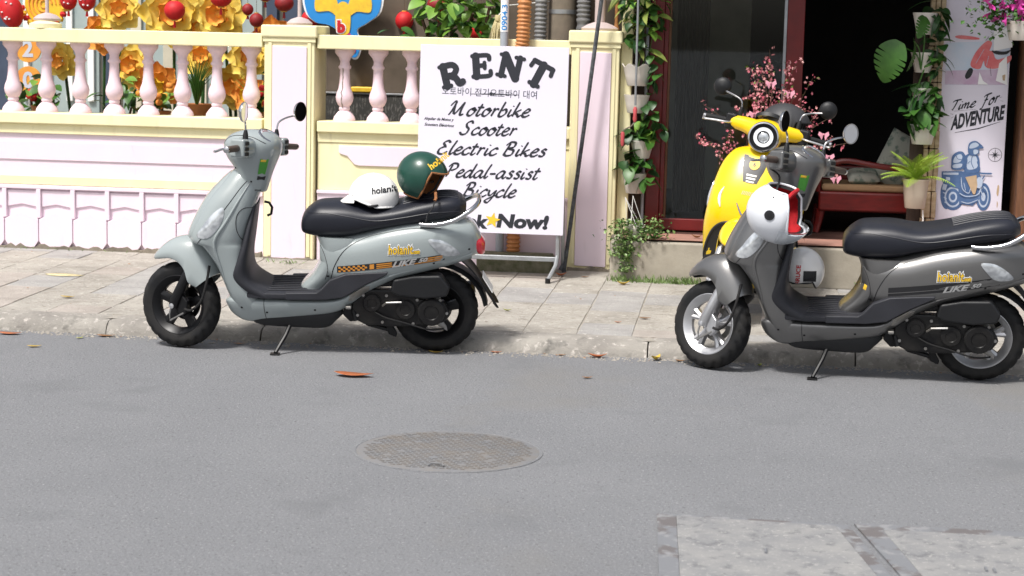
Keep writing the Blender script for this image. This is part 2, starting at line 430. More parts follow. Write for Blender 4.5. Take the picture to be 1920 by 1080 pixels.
# ================================================================== SETTING
KX0, KX1 = -6.2, 5.2
def grid_sheet(name, m, x0, x1, y0, y1, z, parent=None):
    return MB().add([(x0, y0, z), (x1, y0, z), (x1, y1, z), (x0, y1, z)], [(0, 1, 2, 3)]).build(name, m, parent, 0)
tag(grid_sheet('road', M['asphalt'], -300, 300, -300, .06, 0), kind='structure', label='grey asphalt road surface')
tag(grid_sheet('ground', M['yard'], -300, 300, 2.7, 300, .115), kind='structure', label='paved yard ground behind the garden wall')
# dusty strip where grit gathers along the kerb foot
gr = MB()
for i in range(2600):
    x = rnd.uniform(-4.5, 4.2); y = -abs(rnd.gauss(0, .06)) - .003; s = rnd.uniform(.002, .008) * (1 if rnd.random() < .9 else 1.7)
    gr.add([(x - s, y - s, .001), (x + s, y - s * .7, .001), (x + s * .6, y + s, .001), (x - s * .5, y + s * .8, .001), (x, y, s * .9)], [(0, 1, 4), (1, 2, 4), (2, 3, 4), (3, 0, 4)])
tag(gr.build('grit', M['joint'], None, 0), 'loose sandy grit gathered along the foot of the kerb', 'grit', kind='stuff')
# sidewalk: bed, kerb stones, pavers
SL = (.118 - .082) / 2.6
def swz(y): return .082 + SL * (y - .2)
pav = MB().add([(-300, .1, swz(.1) - .005), (300, .1, swz(.1) - .005), (300, 2.9, swz(2.9) - .005), (-300, 2.9, swz(2.9) - .005)], [(0, 1, 2, 3)]).build('pavement', M['joint'], None, 0)
tag(pav, kind='structure', label='worn stone paved footway')
kerb = tag(thing('kerb', 'low rounded concrete kerb along the road', 'kerb'), kind='structure')
if 'category' in kerb: del kerb['category']
x = KX0
while x < KX1:
    L = rnd.uniform(.85, 1.15); n = 14; rings = []
    dy0, dy1 = rnd.uniform(-.008, .012), rnd.uniform(-.008, .012)
    for i in range(n + 1):
        t = i / n; xx = x + .004 + (L - .008) * t; dy = dy0 + (dy1 - dy0) * t
        w = lambda a: a * (1 + rnd.uniform(-.045, .045))
        e = .008 if i in (0, n) else 0
        pr = [(.21, -.03), (-.004 + dy, -.03), (w(.004) + dy, w(.022)), (w(.022) + dy, w(.05)), (w(.05) + dy, w(.068)), (w(.095), .079 - e), (.16, .0835 - e), (.21, .082 - e)]
        rings.append([(xx, a, b) for a, b in pr])
    MB().loft(rings).build('kerb_stone', M['kerb'], kerb, 50)
    x += L
mats_p = [M['paver']] * 6 + [M['paver_grey']] * 2 + [M['paver_pink']]
x = -4.75
while x < 4.4:
    w = .298 + rnd.uniform(-.008, .008); y = .213 - (rnd.uniform(0, .25)); first = True
    while y < 2.74:
        d = rnd.choice([.30, .30, .45, .60, .35])
        y0 = max(y, .213); y1 = min(y + d, 2.76); y += d
        if y1 - y0 < .06: continue
        g = .0018 + rnd.random() * .0025; gy = .0006
        dz = rnd.uniform(-.003, .0025); j = lambda: rnd.uniform(-.004, .004)
        c = [(x + g + j(), y0 + gy), (x + w - g + j(), y0 + gy), (x + w - g + j(), y1 - gy), (x + g + j(), y1 - gy)]
        cx, cy = x + w / 2, (y0 + y1) / 2; tz = [rnd.uniform(-.002, .002) for _ in range(4)]
        vs = [(p, q, swz(q) - .02) for p, q in c] + [(p, q, swz(q) - .002 + dz * .5) for p, q in c] + [(cx + (p - cx) * .982, cy + (q - cy) * .985, swz(q) + dz * .5 + tz[k] * .5) for k, (p, q) in enumerate(c)]
        fs = [(0, 1, 5, 4), (1, 2, 6, 5), (2, 3, 7, 6), (3, 0, 4, 7), (4, 5, 9, 8), (5, 6, 10, 9), (6, 7, 11, 10), (7, 4, 8, 11), (8, 9, 10, 11)]
        MB().add(vs, fs).build('paver', rnd.choice(mats_p), pav, 0)
    x += w

# manhole: frame ring, disc with rows of raised bars
mh = thing('manhole_cover', 'round iron manhole cover with rows of raised bars set in the asphalt', 'manhole', (.045, -2.43, 0))
MB().lathe([(.385, .0005), (.384, .003), (.374, .0035), (.371, .0015)], 64, cap=False).build('frame', M['asphalt'], mh, 30)
MB().lathe([(.371, .0015), (.367, .003), (.0, .0035)], 64, cap=False).build('cover', M['iron_rust'], mh, 30)
st = MB()
for i in range(-13, 14):
    for j in range(-13, 14):
        px, py = j * .0265 + (.013 if i % 2 else 0), i * .0265
        if math.hypot(px, py) < .34 and rnd.random() > .05:
            a = .35 if (i + j) % 2 else -.35
            st.box((0, 0, .0024), (.020, .0075, .0024), Matrix.Translation((px, py, .001)) @ Matrix.Rotation(a, 4, 'Z'))
tag(st.build('raised_bars', M['iron_mark'], mh, 0), kind='stuff')
MB().tube([(-.03, -.30, .008), (-.02, -.28, .013), (.02, -.28, .013), (.03, -.30, .008)], .004, 6).build('lift_handle', M['iron'], mh)

# concrete trench covers with steel edge frames, near the camera
def trench(name, label, P4, inner, studs):
    t = thing(name, label, 'trench cover', (P4[0][0], P4[0][1], 0), 0, 'concrete covers in the road')
    o = Vector((P4[0][0], P4[0][1], 0))
    def pr(q, z0, z1):
        n = len(q); vs = [(a - o.x, b - o.y, z0) for a, b in q] + [(a - o.x, b - o.y, z1) for a, b in q]
        return MB().add(vs, [tuple(range(n)), tuple(range(2 * n - 1, n - 1, -1))] + [(i, (i + 1) % n, (i + 1) % n + n, i + n) for i in range(n)])
    pr(inner, -.05, .010).build('concrete_slab', M['slab'], t, 0, .004)
    n = len(P4)
    for i in range(n):
        k = (i + 1) % n
        pr([P4[i], P4[k], inner[k], inner[i]], -.05, .0075 + .001 * (i % 2)).build('steel_edge', M['steel_old'], t, 0, .002)
    for (a, b) in studs:
        MB().tube([(a - o.x, b - o.y - .02, .013), (a - o.x, b - o.y + .02, .013)], .005, 8).build('lifting_bar', M['steel_old'], t)
trench('trench_cover', 'pale worn concrete trench cover with one short lifting bar near its middle', [(.93, -3.27), (1.60, -3.295), (1.80, -4.5), (1.0, -4.5)], [(1.0, -3.30), (1.555, -3.325), (1.745, -4.43), (1.06, -4.43)], [(1.31, -3.72)])
trench('trench_cover', 'concrete trench cover with stained steel edge, beside the cover with one lifting bar', [(1.62, -3.265), (3.2, -3.26), (3.2, -4.5), (1.84, -4.5)], [(1.715, -3.34), (3.1, -3.33), (3.1, -4.4), (1.88, -4.4)], [(2.01, -3.79), (2.035, -3.80)])

# ------------------------------------------------------------------ garden wall (pink and yellow balustrade)
W = 2.78
gw = thing('garden_wall', 'pink and yellow plaster garden wall with balusters between square pillars', 'wall', (-2.0, W, .1))
def wp(name, mb, m, smooth=40, bev=.004):
    for i, p in enumerate(mb.v): mb.v[i] = (p[0] + 2.0, p[1] - W, p[2] - .1)
    return mb.build(name, m, gw, smooth, bev)
WX0, WX1 = -6.3, 0.02
def bx(x0, x1, y0, y1, z0, z1): return MB().box(((x0 + x1) / 2, (y0 + y1) / 2, (z0 + z1) / 2), (x1 - x0, y1 - y0, z1 - z0))
for (a, b) in ((WX0, -2.09), (-1.71, WX1)):
    wp('plaster_body', bx(a, b, W, W + .16, .11, .99), M['pink'])
    wp('top_rail', bx(a, b, W - .055, W + .2, 1.557, 1.652), M['yellow'], bev=.008)
    wp('bottom_rail', bx(a, b, W - .05, W + .2, .994, 1.070), M['yellow'], bev=.008)
    wp('rail_moulding', bx(a, b, W - .02, W - .001, .925, .9935), M['yellow'])
wp('stripe', bx(WX0, -2.09, W - .018, W - .001, .568, .628), M['yellow'])
wp('panel_band', bx(WX0, -2.09, W - .010, W - .001, .74, .87), M['pink'])
wp('skirting_band', bx(WX0, -2.09, W - .03, W - .001, .538, .565), M['pink'])
# relief of hexagon pieces along the foot
hp = .2485
for i in range(-1, 16):
    cx = -2.33 - hp * i + .0
    if cx < WX0 + .2: break
    z0, zb, zs, zt = .118, .17, .325, .378
    hw = .1215
    if cx + hw > -2.095: continue
    wp('hexagon_piece', MB().prism([(cx - hw, zb), (cx - .085, z0), (cx + .085, z0), (cx + hw, zb), (cx + hw, zs), (cx, zt), (cx - hw, zs)], W - .028, W - .001), M['pink'], 0, .004)
    cz = cx + hp / 2
    wp('pier_piece', MB().prism([(cz - .016, .335), (cz + .016, .335), (cz + .016, .5375), (cz - .016, .5375)], W - .03, W - .001), M['pink'], 0, .003)
    wp('field_piece', MB().prism([(cx - .108, .41), (cx, .43), (cx + .108, .41), (cx + .108, .525), (cx - .108, .525)], W - .012, W - .001), M['pink'], 0, .003)
# right hand section: yellow field with pink scalloped panel
wp('yellow_field', bx(-1.71, WX1, W - .012, W - .001, .60, .924), M['yellow'])
wp('pink_dado', bx(-1.71, WX1, W - .02, W - .001, .11, .594), M['pink'])
wp('dado_ledge', bx(-1.71, WX1, W - .035, W - .001, .575, .5985), M['pink'])
sc_ = [(-1.56, .905)] + [(-1.56 + .0, .86), (-1.55, .85), (-1.50, .835), (-1.47, .80), (-1.45, .78), (-1.42, .772)] + [(-.32, .772), (-.29, .78), (-.27, .80), (-.24, .835), (-.19, .85), (-.18, .86), (-.18, .905)]
wp('scalloped_panel', MB().prism(sc_, W - .024, W - .0125), M['pink'], 0, .003)
for i in range(5):
    wp('dado_panel', bx(-1.62 + i * .325, -1.35 + i * .325, W - .03, W - .0205, .2, .5), M['pink'])
# balusters
prof = [(.085, 1.070), (.085, 1.082), (.078, 1.10), (.062, 1.118), (.05, 1.132), (.036, 1.14), (.042, 1.148), (.042, 1.160), (.038, 1.168), (.05, 1.18), (.064, 1.205), (.068, 1.23), (.062, 1.258), (.048, 1.29), (.041, 1.33), (.037, 1.39), (.036, 1.42), (.047, 1.43), (.049, 1.44), (.038, 1.452), (.035, 1.475), (.046, 1.50), (.066, 1.522), (.076, 1.533), (.076, 1.557)]
bme = None
for xb in [-2.199 - .2445 * i for i in range(0, 16)] + [-1.545 + .2325 * i for i in range(0, 7)]:
    if bme is None:
        bme = MB().lathe([(r * .90, z - 1.07) for r, z in prof], 20).mesh('baluster', M['pink_cast'], 50)
    o = link('baluster', bme, gw)
    o.location = (xb + 2.0, .075, .97); o.rotation_euler = (0, 0, rnd.uniform(0, 6))
# long crack down the first baluster right of the left pillar
ckb = MB(); pts = []
for i in range(14):
    z = 1.16 + .27 * i / 13; r_ = [q for q in prof if q[1] <= z + .001][-1][0]
    nx = [q for q in prof if q[1] > z + .001][0]; pv_ = [q for q in prof if q[1] <= z + .001][-1]
    r_ = .90 * (pv_[0] + (nx[0] - pv_[0]) * (z - pv_[1]) / (nx[1] - pv_[1]))
    a_ = -1.75 + .06 * math.sin(i * 2.1) + rnd.uniform(-.04, .04); pts.append((-1.545 + r_ * math.cos(a_), W + .075 + r_ * math.sin(a_), z))
wp('crack', ckb.tube(pts, [.002 + .003 * rnd.random() for _ in pts], 5), M['stain'], 40, 0)
# square pillars
def pillar(x0, x1, top, base):
    cx = (x0 + x1) / 2; y0 = W - .06; dep = .36
    p = []
    wp('pillar_shaft', bx(x0, x1, y0, y0 + dep, .10, top - .085), M['yellow'], bev=.008)
    wp('pillar_cap', bx(x0 - .02, x1 + .02, y0 - .025, y0 + dep + .02, top - .085, top), M['yellow'], bev=.014)
    wp('cap_moulding', bx(x0 - .008, x1 + .008, y0 - .012, y0 - .0005, top - .115, top - .0852), M['yellow'], bev=.004)
    f0, f1 = x0 + .058, x1 - .052
    wp('pink_panel', MB().prism([(f0, base), (f1, base - .005), (f1, top - .145), (f0, top - .14)], y0 - .014, y0 - .0005), M['pink'], 0, .003)
    wp('panel_frame', MB().prism([(x0 + .03, base + .01), (f0 - .004, base + .012), (f0 - .004, top - .118), (x0 + .03, top - .118)], y0 - .009, y0 - .0005), M['yellow'], 0, .002)
    wp('panel_frame', MB().prism([(f1 + .004, base + .01), (x1 - .024, base + .012), (x1 - .024, top - .118), (f1 + .004, top - .118)], y0 - .009, y0 - .0005), M['yellow'], 0, .002)
pillar(-2.075, -1.725, 1.712, .125)
pillar(.02, .34, 1.722, .15)
# grime at the foot of the wall and chipped pillar foot
def grime(name, x0, x1, y, h, m):
    mb = MB(); n = int((x1 - x0) / .035); top = [(x0 + (x1 - x0) * i / n, .112 + h * (.35 + rnd.random() * .65)) for i in range(n + 1)]
    pts = [(x0, .085)] + top + [(x1, .085)]
    mb.prism(pts, y - .018, y + .03)
    return wp(name, mb, m, 0, .002)
grime('grime_strip', WX0, -2.1, W - .012, .045, M['stain'])
grime('grime_strip', -2.07, -1.72, W - .068, .022, M['stain'])
grime('grime_strip', .03, .345, W - .066, .04, M['stain'])
# chipped lower corner showing brick
ck = MB(); 
for i in range(14):
    a = rnd.uniform(0, 1); ck.sphere((.335 + rnd.uniform(-.02, .02), W - .06 + rnd.uniform(-.02, .12), .12 + a * .24), (.022, .03, .028), 8)
wp('chipped_corner', ck, M['stain'], 0, 0)
mb_ = MB().box((-.31, 2.60, .165), (.50, .2, .13))
tag(mb_.build('concrete_block', M['moss'], None, 30, .012), 'low mossy concrete block on the footway behind the rent sign', 'block')

# poles standing on the pillars
def post(name, label, x, y, z0, r, m, base=None, h=1.2, cat='post'):
    t = thing(name, label, cat, (x, y, z0))
    MB().lathe([(r, .0), (r, h)], 14).build('shaft', m, t)
    if base: MB().lathe([(base, 0), (base * 1.05, .015), (base * .7, .04), (r * 1.15, .055)], 18).build('foot', m, t)
    return t
post('lamp_post', 'thin pinkish post on the left wall rail with a domed foot', -3.66, W + .08, 1.653, .013, M['pole_pink'], .09)
MB().lathe([(.11, 0), (.11, .03), (.06, .05)], 20).build('plinth', M['yellow'], thing('post_plinth', 'low round yellow plinth on the wall rail under the thin post', 'plinth', (-3.66, W + .05, 1.653)))
bpy.data.objects['lamp_post'].location.z = 1.704
post('lamp_post', 'thin pinkish post on the cap of the pillar left of the rent sign', -1.87, W + .1, 1.713, .014, M['pole_pink'], .085)
post('lamp_post', 'pale post on the cap of the pillar right of the rent sign', .19, W + .1, 1.723, .035, M['pole_pink'], .12)
post('rusty_pipe', 'thin rusty pipe standing beside the pale post on the pillar', .30, W + .12, 1.723, .012, M['fall_brown'], .02, cat='pipe')
# conduits and pipes
def corrugated(name, label, pts, r, m, pitch=.019, cat='conduit', group=None):
    t = thing(name, label, cat, pts[0], group=group)
    P_ = [Vector(p) - Vector(pts[0]) for p in pts]
    fine = [Vector(q) for q in cr([tuple(p) for p in P_], 260)]
    # resample
    out = [fine[0]]; acc = 0
    for a, b in zip(fine, fine[1:]):
        if (b - out[-1]).length > pitch / 4: out.append(b)
    rr = [r * (1.0 if (i // 2) % 2 else .84) for i in range(len(out))]
    MB().tube(out, rr, 12).build('corrugated_tube', m, t, 60)
    return t
corrugated('cable_conduit', 'orange corrugated conduit running down in front of the wall behind the rent sign', [(-.34, W - .075, .15), (-.335, W - .075, .8), (-.325, W - .09, 1.5), (-.30, W - .10, 1.75), (-.29, W - .1, 2.9)], .048, M['conduit_orange'], .022)
corrugated('cable_conduit', 'grey corrugated conduit on the left side of the concrete utility pole', [(-.265, 3.32, .15), (-.26, 3.32, 1.3), (-.25, 3.32, 3.0)], .045, M['conduit_grey'], group='grey conduits at the pole')
corrugated('cable_conduit', 'grey corrugated conduit on the right side of the concrete utility pole', [(.04, 3.25, .15), (.045, 3.25, 1.3), (.05, 3.25, 3.0)], .05, M['conduit_grey'], .03, group='grey conduits at the pole')
up = thing('utility_pole', 'brown concrete utility pole with a steel band behind the wall', 'pole', (-.115, 3.42, .1))
MB().lathe([(.105, 0), (.098, 1.5), (.09, 6)], 20).build('shaft', M['pole'], up)
MB().lathe([(.101, 1.735), (.101, 1.765)], 20).build('steel_band', M['galv'], up)
pv = thing('plastic_pipe', 'grey plastic pipe with a blue number label rising before the wall', 'pipe', (-.43, W - .085, .14))
MB().lathe([(.028, 0), (.028, 2.8)], 16).build('pipe', M['pvc'], pv)
lab = MB(); n = 9
for k in range(n):
    a0, a1 = -math.pi / 2 - 1.15 + 2.3 * k / n, -math.pi / 2 - 1.15 + 2.3 * (k + 1) / n
    lab.add([(.0292 * math.cos(a), .0292 * math.sin(a), z) for a, z in ((a0, 1.56), (a1, 1.56), (a1, 1.95), (a0, 1.95))], [(0, 1, 2, 3)])
lb = lab.build('label', M['card'], pv)
tx = MB(); v_, f_ = text_mb('0904.311.00', .055, .001)
tx.add([(.0305 * math.sin((-y + .02) / .03), -.0305 * math.cos((-y + .02) / .03), 1.57 + x * 1.15) for x, y in v_], f_); tag(tx.build('number', M['board_blue'], lb, 0), kind='stuff')
gc = thing('guy_cable', 'thick black guy cable slanting down in front of the right pillar', 'cable', (.02, 2.58, .11))
MB().tube([(0, 0, 0), (.205 * .55, .0, 1.0), (.215, .0, 1.95), (.30, .0, 3.0)], .0135, 8).build('sleeve', M['cable'], gc)
MB().tube([(-.02, -.01, .02), (.0, 0, .06)], .018, 8).build('anchor', M['cable'], gc)

# ------------------------------------------------------------------ shop on the right
SY = 2.9; FZ = .385
sh = thing('shop_building', 'dark open shop front with red framed door and plain concrete step', 'building', (1.6, SY, .1))
def sp(name, mb, m, smooth=40, bev=.004):
    for i, p in enumerate(mb.v): mb.v[i] = (p[0] - 1.6, p[1] - SY, p[2] - .1)
    return mb.build(name, m, sh, smooth, bev)
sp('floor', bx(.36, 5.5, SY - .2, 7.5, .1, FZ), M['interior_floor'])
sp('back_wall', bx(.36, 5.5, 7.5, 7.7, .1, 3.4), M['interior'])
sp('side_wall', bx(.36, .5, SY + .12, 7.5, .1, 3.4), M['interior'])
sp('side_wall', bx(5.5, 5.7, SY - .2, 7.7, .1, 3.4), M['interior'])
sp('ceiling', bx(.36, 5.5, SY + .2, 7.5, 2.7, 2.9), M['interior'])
sp('lintel', bx(.36, 5.5, SY - .05, SY + .2, 2.45, 3.4), M['yellow'])
sp('awning', MB().prism([(.36, 2.42), (5.5, 2.42), (5.5, 2.46), (.36, 2.46)], SY - .75, SY - .051), M['wood_dark'])
sp('rack_board', bx(.345, .53, SY - .03, SY + .12, .39, 2.45), M['wood_dark'])
sp('reveal', bx(.345, .42, SY - .10, SY - .031, .39, 2.45), M['yellow'])
sp('step_front', bx(.345, 4.6, 2.30, 2.70, .105, .372), M['concrete'], bev=.015)
sp('step_tread', bx(.40, 4.6, 2.40, 2.7, .3725, .384), M['tile'], bev=.003)
for i in range(14):
    x0 = .40 + i * .3
    sp('tread_tile', bx(x0 + .002, x0 + .298, 2.33, 2.695, .3845, .3905), M['tile'], bev=.002)
# red door: jambs, bottom rail, glass
dr = sp('door_frame', bx(.532, .625, SY - .03, SY + .06, .39, 2.45), M['door_red'], bev=.005)
sp('door_frame', bx(1.435, 1.55, SY - .03, SY + .06, .39, 2.45), M['door_red'], bev=.005)
sp('door_rail', bx(.626, 1.434, SY - .022, SY + .05, .395, .475), M['door_red'], bev=.006)
sp('door_stile', bx(.626, .655, SY - .015, SY + .04, .476, 2.45), M['door_red'], bev=.004)
sp('glass_bead', bx(.656, .672, SY - .008, SY + .03, .476, 2.45), M['wood_brown'], bev=.002)
sp('door_track', bx(1.415, 1.4345, SY - .035, SY + .03, .476, 2.45), M['galv'], bev=.002)
sp('glass_pane', bx(.672, 1.415, SY + .01, SY + .016, .476, 2.45), M['glass'], bev=0)
sp('white_pipe', MB().lathe([(.011, .40), (.011, 2.45)], 10, Matrix.Translation((.515, SY - .055, 0))), M['pvc'])
# curtain folds and shelf behind the glass
cu = MB(); ring = []
for i in range(60):
    x = .70 + .22 * i / 59; cu_y = SY + .28 + .02 * math.sin(i * .9)
    ring.append((x, cu_y))
cu.add([(a, b, .5) for a, b in ring] + [(a, b, 2.4) for a, b in ring], [(i, i + 1, i + 61, i + 60) for i in range(59)])
sp('curtain', cu, M['brown_wall'], 60, 0)
# bamboo clad column and plywood edge left of the banner
colm = thing('bamboo_column', 'tan split wood cladding column between the plant rack and the banner', 'column', (2.41, 2.82, .38))
z = 0
while z < 2.1:
    h = rnd.uniform(.09, .2)
    for k in range(3):
        MB().box((-.035 + .032 * k + rnd.uniform(-.004, .004), rnd.uniform(-.008, .008), z + h / 2), (.030, .05, h - .004)).build('split_strip', M['bark_tan'], colm, 0, .006)
    z += h
sp('side_post', bx(2.955, 3.12, SY - .2, SY + .1, .385, 2.45), M['wood_brown'])
sp('board_edge', bx(2.45, 2.88, SY - .02, SY + .02, .385, 2.45), M['wood_dark'])

# ------------------------------------------------------------------ house across the yard (soft background)
hs_ = thing('courtyard_house', 'cream house wall with blue door posts and teal panels behind the yard', 'building', (-3, 6.6, .1))
def hpz(name, x0, x1, y0, y1, z0, z1, m): 
    MB().box(((x0 + x1) / 2 + 3, (y0 + y1) / 2 - 6.6, (z0 + z1) / 2 - .1), (x1 - x0, y1 - y0, z1 - z0)).build(name, m, hs_, 0, .006)
hpz('wall', -9, 1.2, 6.6, 6.8, .1, 3.6, M['house_cream'])
hpz('roof', -9, 1.4, 6.3, 6.9, 3.6, 3.75, M['brown_wall'])
for (a, b) in ((-5.55, -5.42), (-4.55, -4.42), (-3.05, -2.95)):
    hpz('door_post', a, b, 6.5, 6.598, .1, 3.2, M['house_blue'])
hpz('door_panel', -5.38, -4.6, 6.56, 6.597, .1, 2.9, M['house_teal'])
hpz('door_panel', -4.38, -3.1, 6.56, 6.597, .1, 2.3, M['house_teal'])
for i in range(4):
    hpz('door_slat', -4.3 + i * .3, -4.2 + i * .3, 6.53, 6.5595, .1, 2.3, M['house_cream'])
    hpz('window_frame', -5.3 + i * .2, -5.24 + i * .2, 6.53, 6.5595, 1.0, 2.6, M['decal_white'])
hpz('dark_doorway', -2.9, -1.9, 6.55, 6.598, .1, 3.2, M['house_blue'])
# brown screen and granite panel behind the right hand balusters
ys = thing('yard_screen', 'brown timber screen above a dark granite slab behind the right balusters', 'screen', (-.9, 3.6, .1))
MB().box((.1, .06, .92), (2.4, .06, 1.85)).build('brown_screen', M['brown_wall'], ys, 0, .005)
MB().box((.1, -.02, .57), (2.4, .05, 1.12)).build('granite_slab', M['granite'], ys, 0, .004)
MB().box((.1, -.02, 1.137), (2.4, .07, .012)).build('slab_edge', M['galv'], ys, 0, .002)
MB().box((-.67, -.02, 1.165), (.16, .1, .04)).build('yellow_tray', M['decal_yellow'], ys, 0, .01)

# ================================================================== SCOOTERS (local frame: X forward, Y left, Z up)
def rotX(p): return Matrix.Rotation(p, 4, 'X')
def bvh_of(*obs):
    vs, fs = [], []
    for o in obs:
        n = len(vs); vs += [o.data.vertices[i].co[:] for i in range(len(o.data.vertices))]
        fs += [tuple(i + n for i in p.vertices) for p in o.data.polygons]
    return BVHTree.FromPolygons(vs, fs)
def drape(bv, x, z, off, side=1):
    h = bv.ray_cast(Vector((x, side * 1.0, z)), Vector((0, -side, 0)))
    if h[0] is None: return None
    return Vector((x, h[0].y + side * off, z))
def drape_vf(bv, vf, off, side=1, fallback=.17):
    out = []
    for x, z in vf[0]:
        p = drape(bv, x, z, off, side); out.append(p if p is not None else Vector((x, side * fallback, z)))
    return MB().add(out, vf[1])
def subdiv_poly(pts, n=10):
    """polygon as a fine grid patch is overkill: fan of rings towards the centroid"""
    cx = sum(p[0] for p in pts) / len(pts); cz = sum(p[1] for p in pts) / len(pts); k = len(pts)
    vs = []; fs = []
    for r in range(n):
        t = 1 - r / n; vs += [(cx + (p[0] - cx) * t, cz + (p[1] - cz) * t) for p in pts]
    for r in range(n - 1):
        for i in range(k): fs.append((r * k + i, r * k + (i + 1) % k, (r + 1) * k + (i + 1) % k, (r + 1) * k + i))
    vs.append((cx, cz)); c = len(vs) - 1
    for i in range(k): fs.append(((n - 1) * k + i, (n - 1) * k + (i + 1) % k, c))
    return vs, fs
def patch(bv, pts, off, side=1, bulge=0.):
    """draped polygon with a closed rim, standing off the surface"""
    vs, fs = subdiv_poly(pts, 6); k = len(pts); mb = MB(); out = []
    for i, (x, z) in enumerate(vs):
        r = i // k
        p = drape(bv, x, z, off + (bulge * (1 - (1 - r / 6) ** 2) if r else 0), side)
        out.append(p if p is not None else Vector((x, side * .15, z)))
    n = len(out)
    for x, z in pts:
        p = drape(bv, x, z, -.006, side); out.append(p if p is not None else Vector((x, side * .14, z)))
    fs = fs + [(i, (i + 1) % k, n + (i + 1) % k, n + i) for i in range(k)]
    return mb.add(out, fs)
def seam(bv, pts, r=.0022, side=1):
    q = [drape(bv, x, z, .0, side) for x, z in cr(pts, 6)]
    q = [p for p in q if p is not None]
    return MB().tube(q, r, 5) if len(q) > 2 else None

TY = {}
def tyre_mesh(Rr, w, rim):
    prof = []
    for i in range(17):
        t = math.pi * (i / 16) ; y = -math.cos(t) * w / 2; b = math.sin(t)
        prof.append((rim + (Rr - rim) * (b ** .55 if b > 0 else 0), y))
    prof[0] = (rim, -w * .36); prof[-1] = (rim, w * .36)
    n = 132; rings = []
    for j in range(n):
        a = 2 * math.pi * j / n; ring = []
        for i, (r, y) in enumerate(prof):
            ay = abs(y) / (w / 2)
            g = ((j + int(ay * 7)) % 6 in (0, 1) and .12 < ay < .86) or (i == 8)
            if g and i not in (0, 16): r -= .008
            ring.append((r * math.cos(a), y, r * math.sin(a)))
        rings.append(ring)
    mb = MB(); k = len(prof); vs = [p for r in rings for p in r]; fs = []
    for j in range(n):
        for i in range(k - 1): fs.append((j * k + i, j * k + i + 1, ((j + 1) % n) * k + i + 1, ((j + 1) % n) * k + i))
    mb.add(vs, fs); return mb
def wheel(parent, name, c, Rr, w, rimm, spokes=5, silver=False):
    rim = Rr * .66
    t = tyre_mesh(Rr, w, rim).build(name, M['rubber'], parent, 50); t.location = c
    RX = Matrix.Rotation(math.pi / 2, 4, 'X')
    MB().lathe([(rim + .004, -w * .40), (rim + .009, -w * .38), (rim - .006, -w * .33), (rim - .016, -w * .2), (rim - .020, 0), (rim - .016, w * .2), (rim - .006, w * .33), (rim + .009, w * .38), (rim + .004, w * .40), (rim - .003, w * .36), (rim - .028, w * .1), (rim - .028, -w * .1), (rim - .003, -w * .36), (rim + .004, -w * .40)], 56, RX, False).build('rim', rimm, t, 40)
    MB().lathe([(.0, -.05), (.024, -.05), (.034, -.03), (.036, .03), (.024, .05), (.0, .05)], 24, RX, False).build('hub', rimm, t, 40)
    for k in range(spokes):
        a = 2 * math.pi * k / spokes + .35; s = MB()
        for d in ((-.16, .16) if silver else (0,)):
            w0, w1 = (.016, .011) if silver else (.034, .022)
            rr = []
            for r_, ww, off in ((.024, w0, 0), (rim * .5, (w0 + w1) / 2 * .8, d * .35), (rim - .012, w1 * 1.25, d)):
                aa = a + off; u = Vector((math.cos(aa), 0, math.sin(aa))); v = Vector((-math.sin(aa), 0, math.cos(aa)))
                p = u * r_; hh = .018
                rr.append([p + v * ww + Vector((0, hh, 0)) * .6, p + Vector((0, hh, 0)), p - v * ww + Vector((0, hh, 0)) * .6, p - v * ww - Vector((0, hh, 0)), p + v * ww - Vector((0, hh, 0))])
            s.loft(rr)
        s.build('spoke', rimm, t, 30)
    dc = MB().lathe([(.06, .0), (.088, .0), (.088, .004), (.06, .004)], 40, Matrix.Translation((0, -.040, 0)) @ RX, False)
    dc.build('brake_disc', M['alloy_dull'] if silver else M['black_metal'], t, 30)
    return t

def sticker(bv, root, x, z, h, colr='decal_yellow', side=1, ang=0.):
    """hoianit.com sticker draped on the body; reading direction runs towards the tail"""
    def tr(vf, s): 
        c, s_ = math.cos(ang), math.sin(ang)
        return [(x - (a * c - b * s_), z + (a * s_ + b * c)) for a, b in vf[0]], vf[1]
    big = text_mb('hoianit', h, .0, .12, .62, space=1.10); wid = max(p[0] for p in big[0])
    small = text_mb('.com', h * .5, .0, .12, .8); small = ([(a + wid * 1.0, b) for a, b in small[0]], small[1])
    base = None
    for nm, off, bold, mt in (('sticker', .0015, .12, 'decal_white'), ('sticker_outline', .003, .062, 'grip_brown'), ('sticker_letters', .0045, .026, colr)):
        a = text_mb('hoianit', h, bold * h, .12, .62, space=1.10); b = text_mb('.com', h * .45, bold * h * .9, .12, .62)
        vs = list(a[0]) + [(p[0] + wid, p[1]) for p in b[0]]; fs = list(a[1]) + [tuple(i + len(a[0]) for i in f) for f in b[1]]
        o = drape_vf(bv, tr((vs, fs), 1), off, side).build(nm, M[mt], base or root, 0)
        tag(o, kind='stuff')
        if base is None: base = o

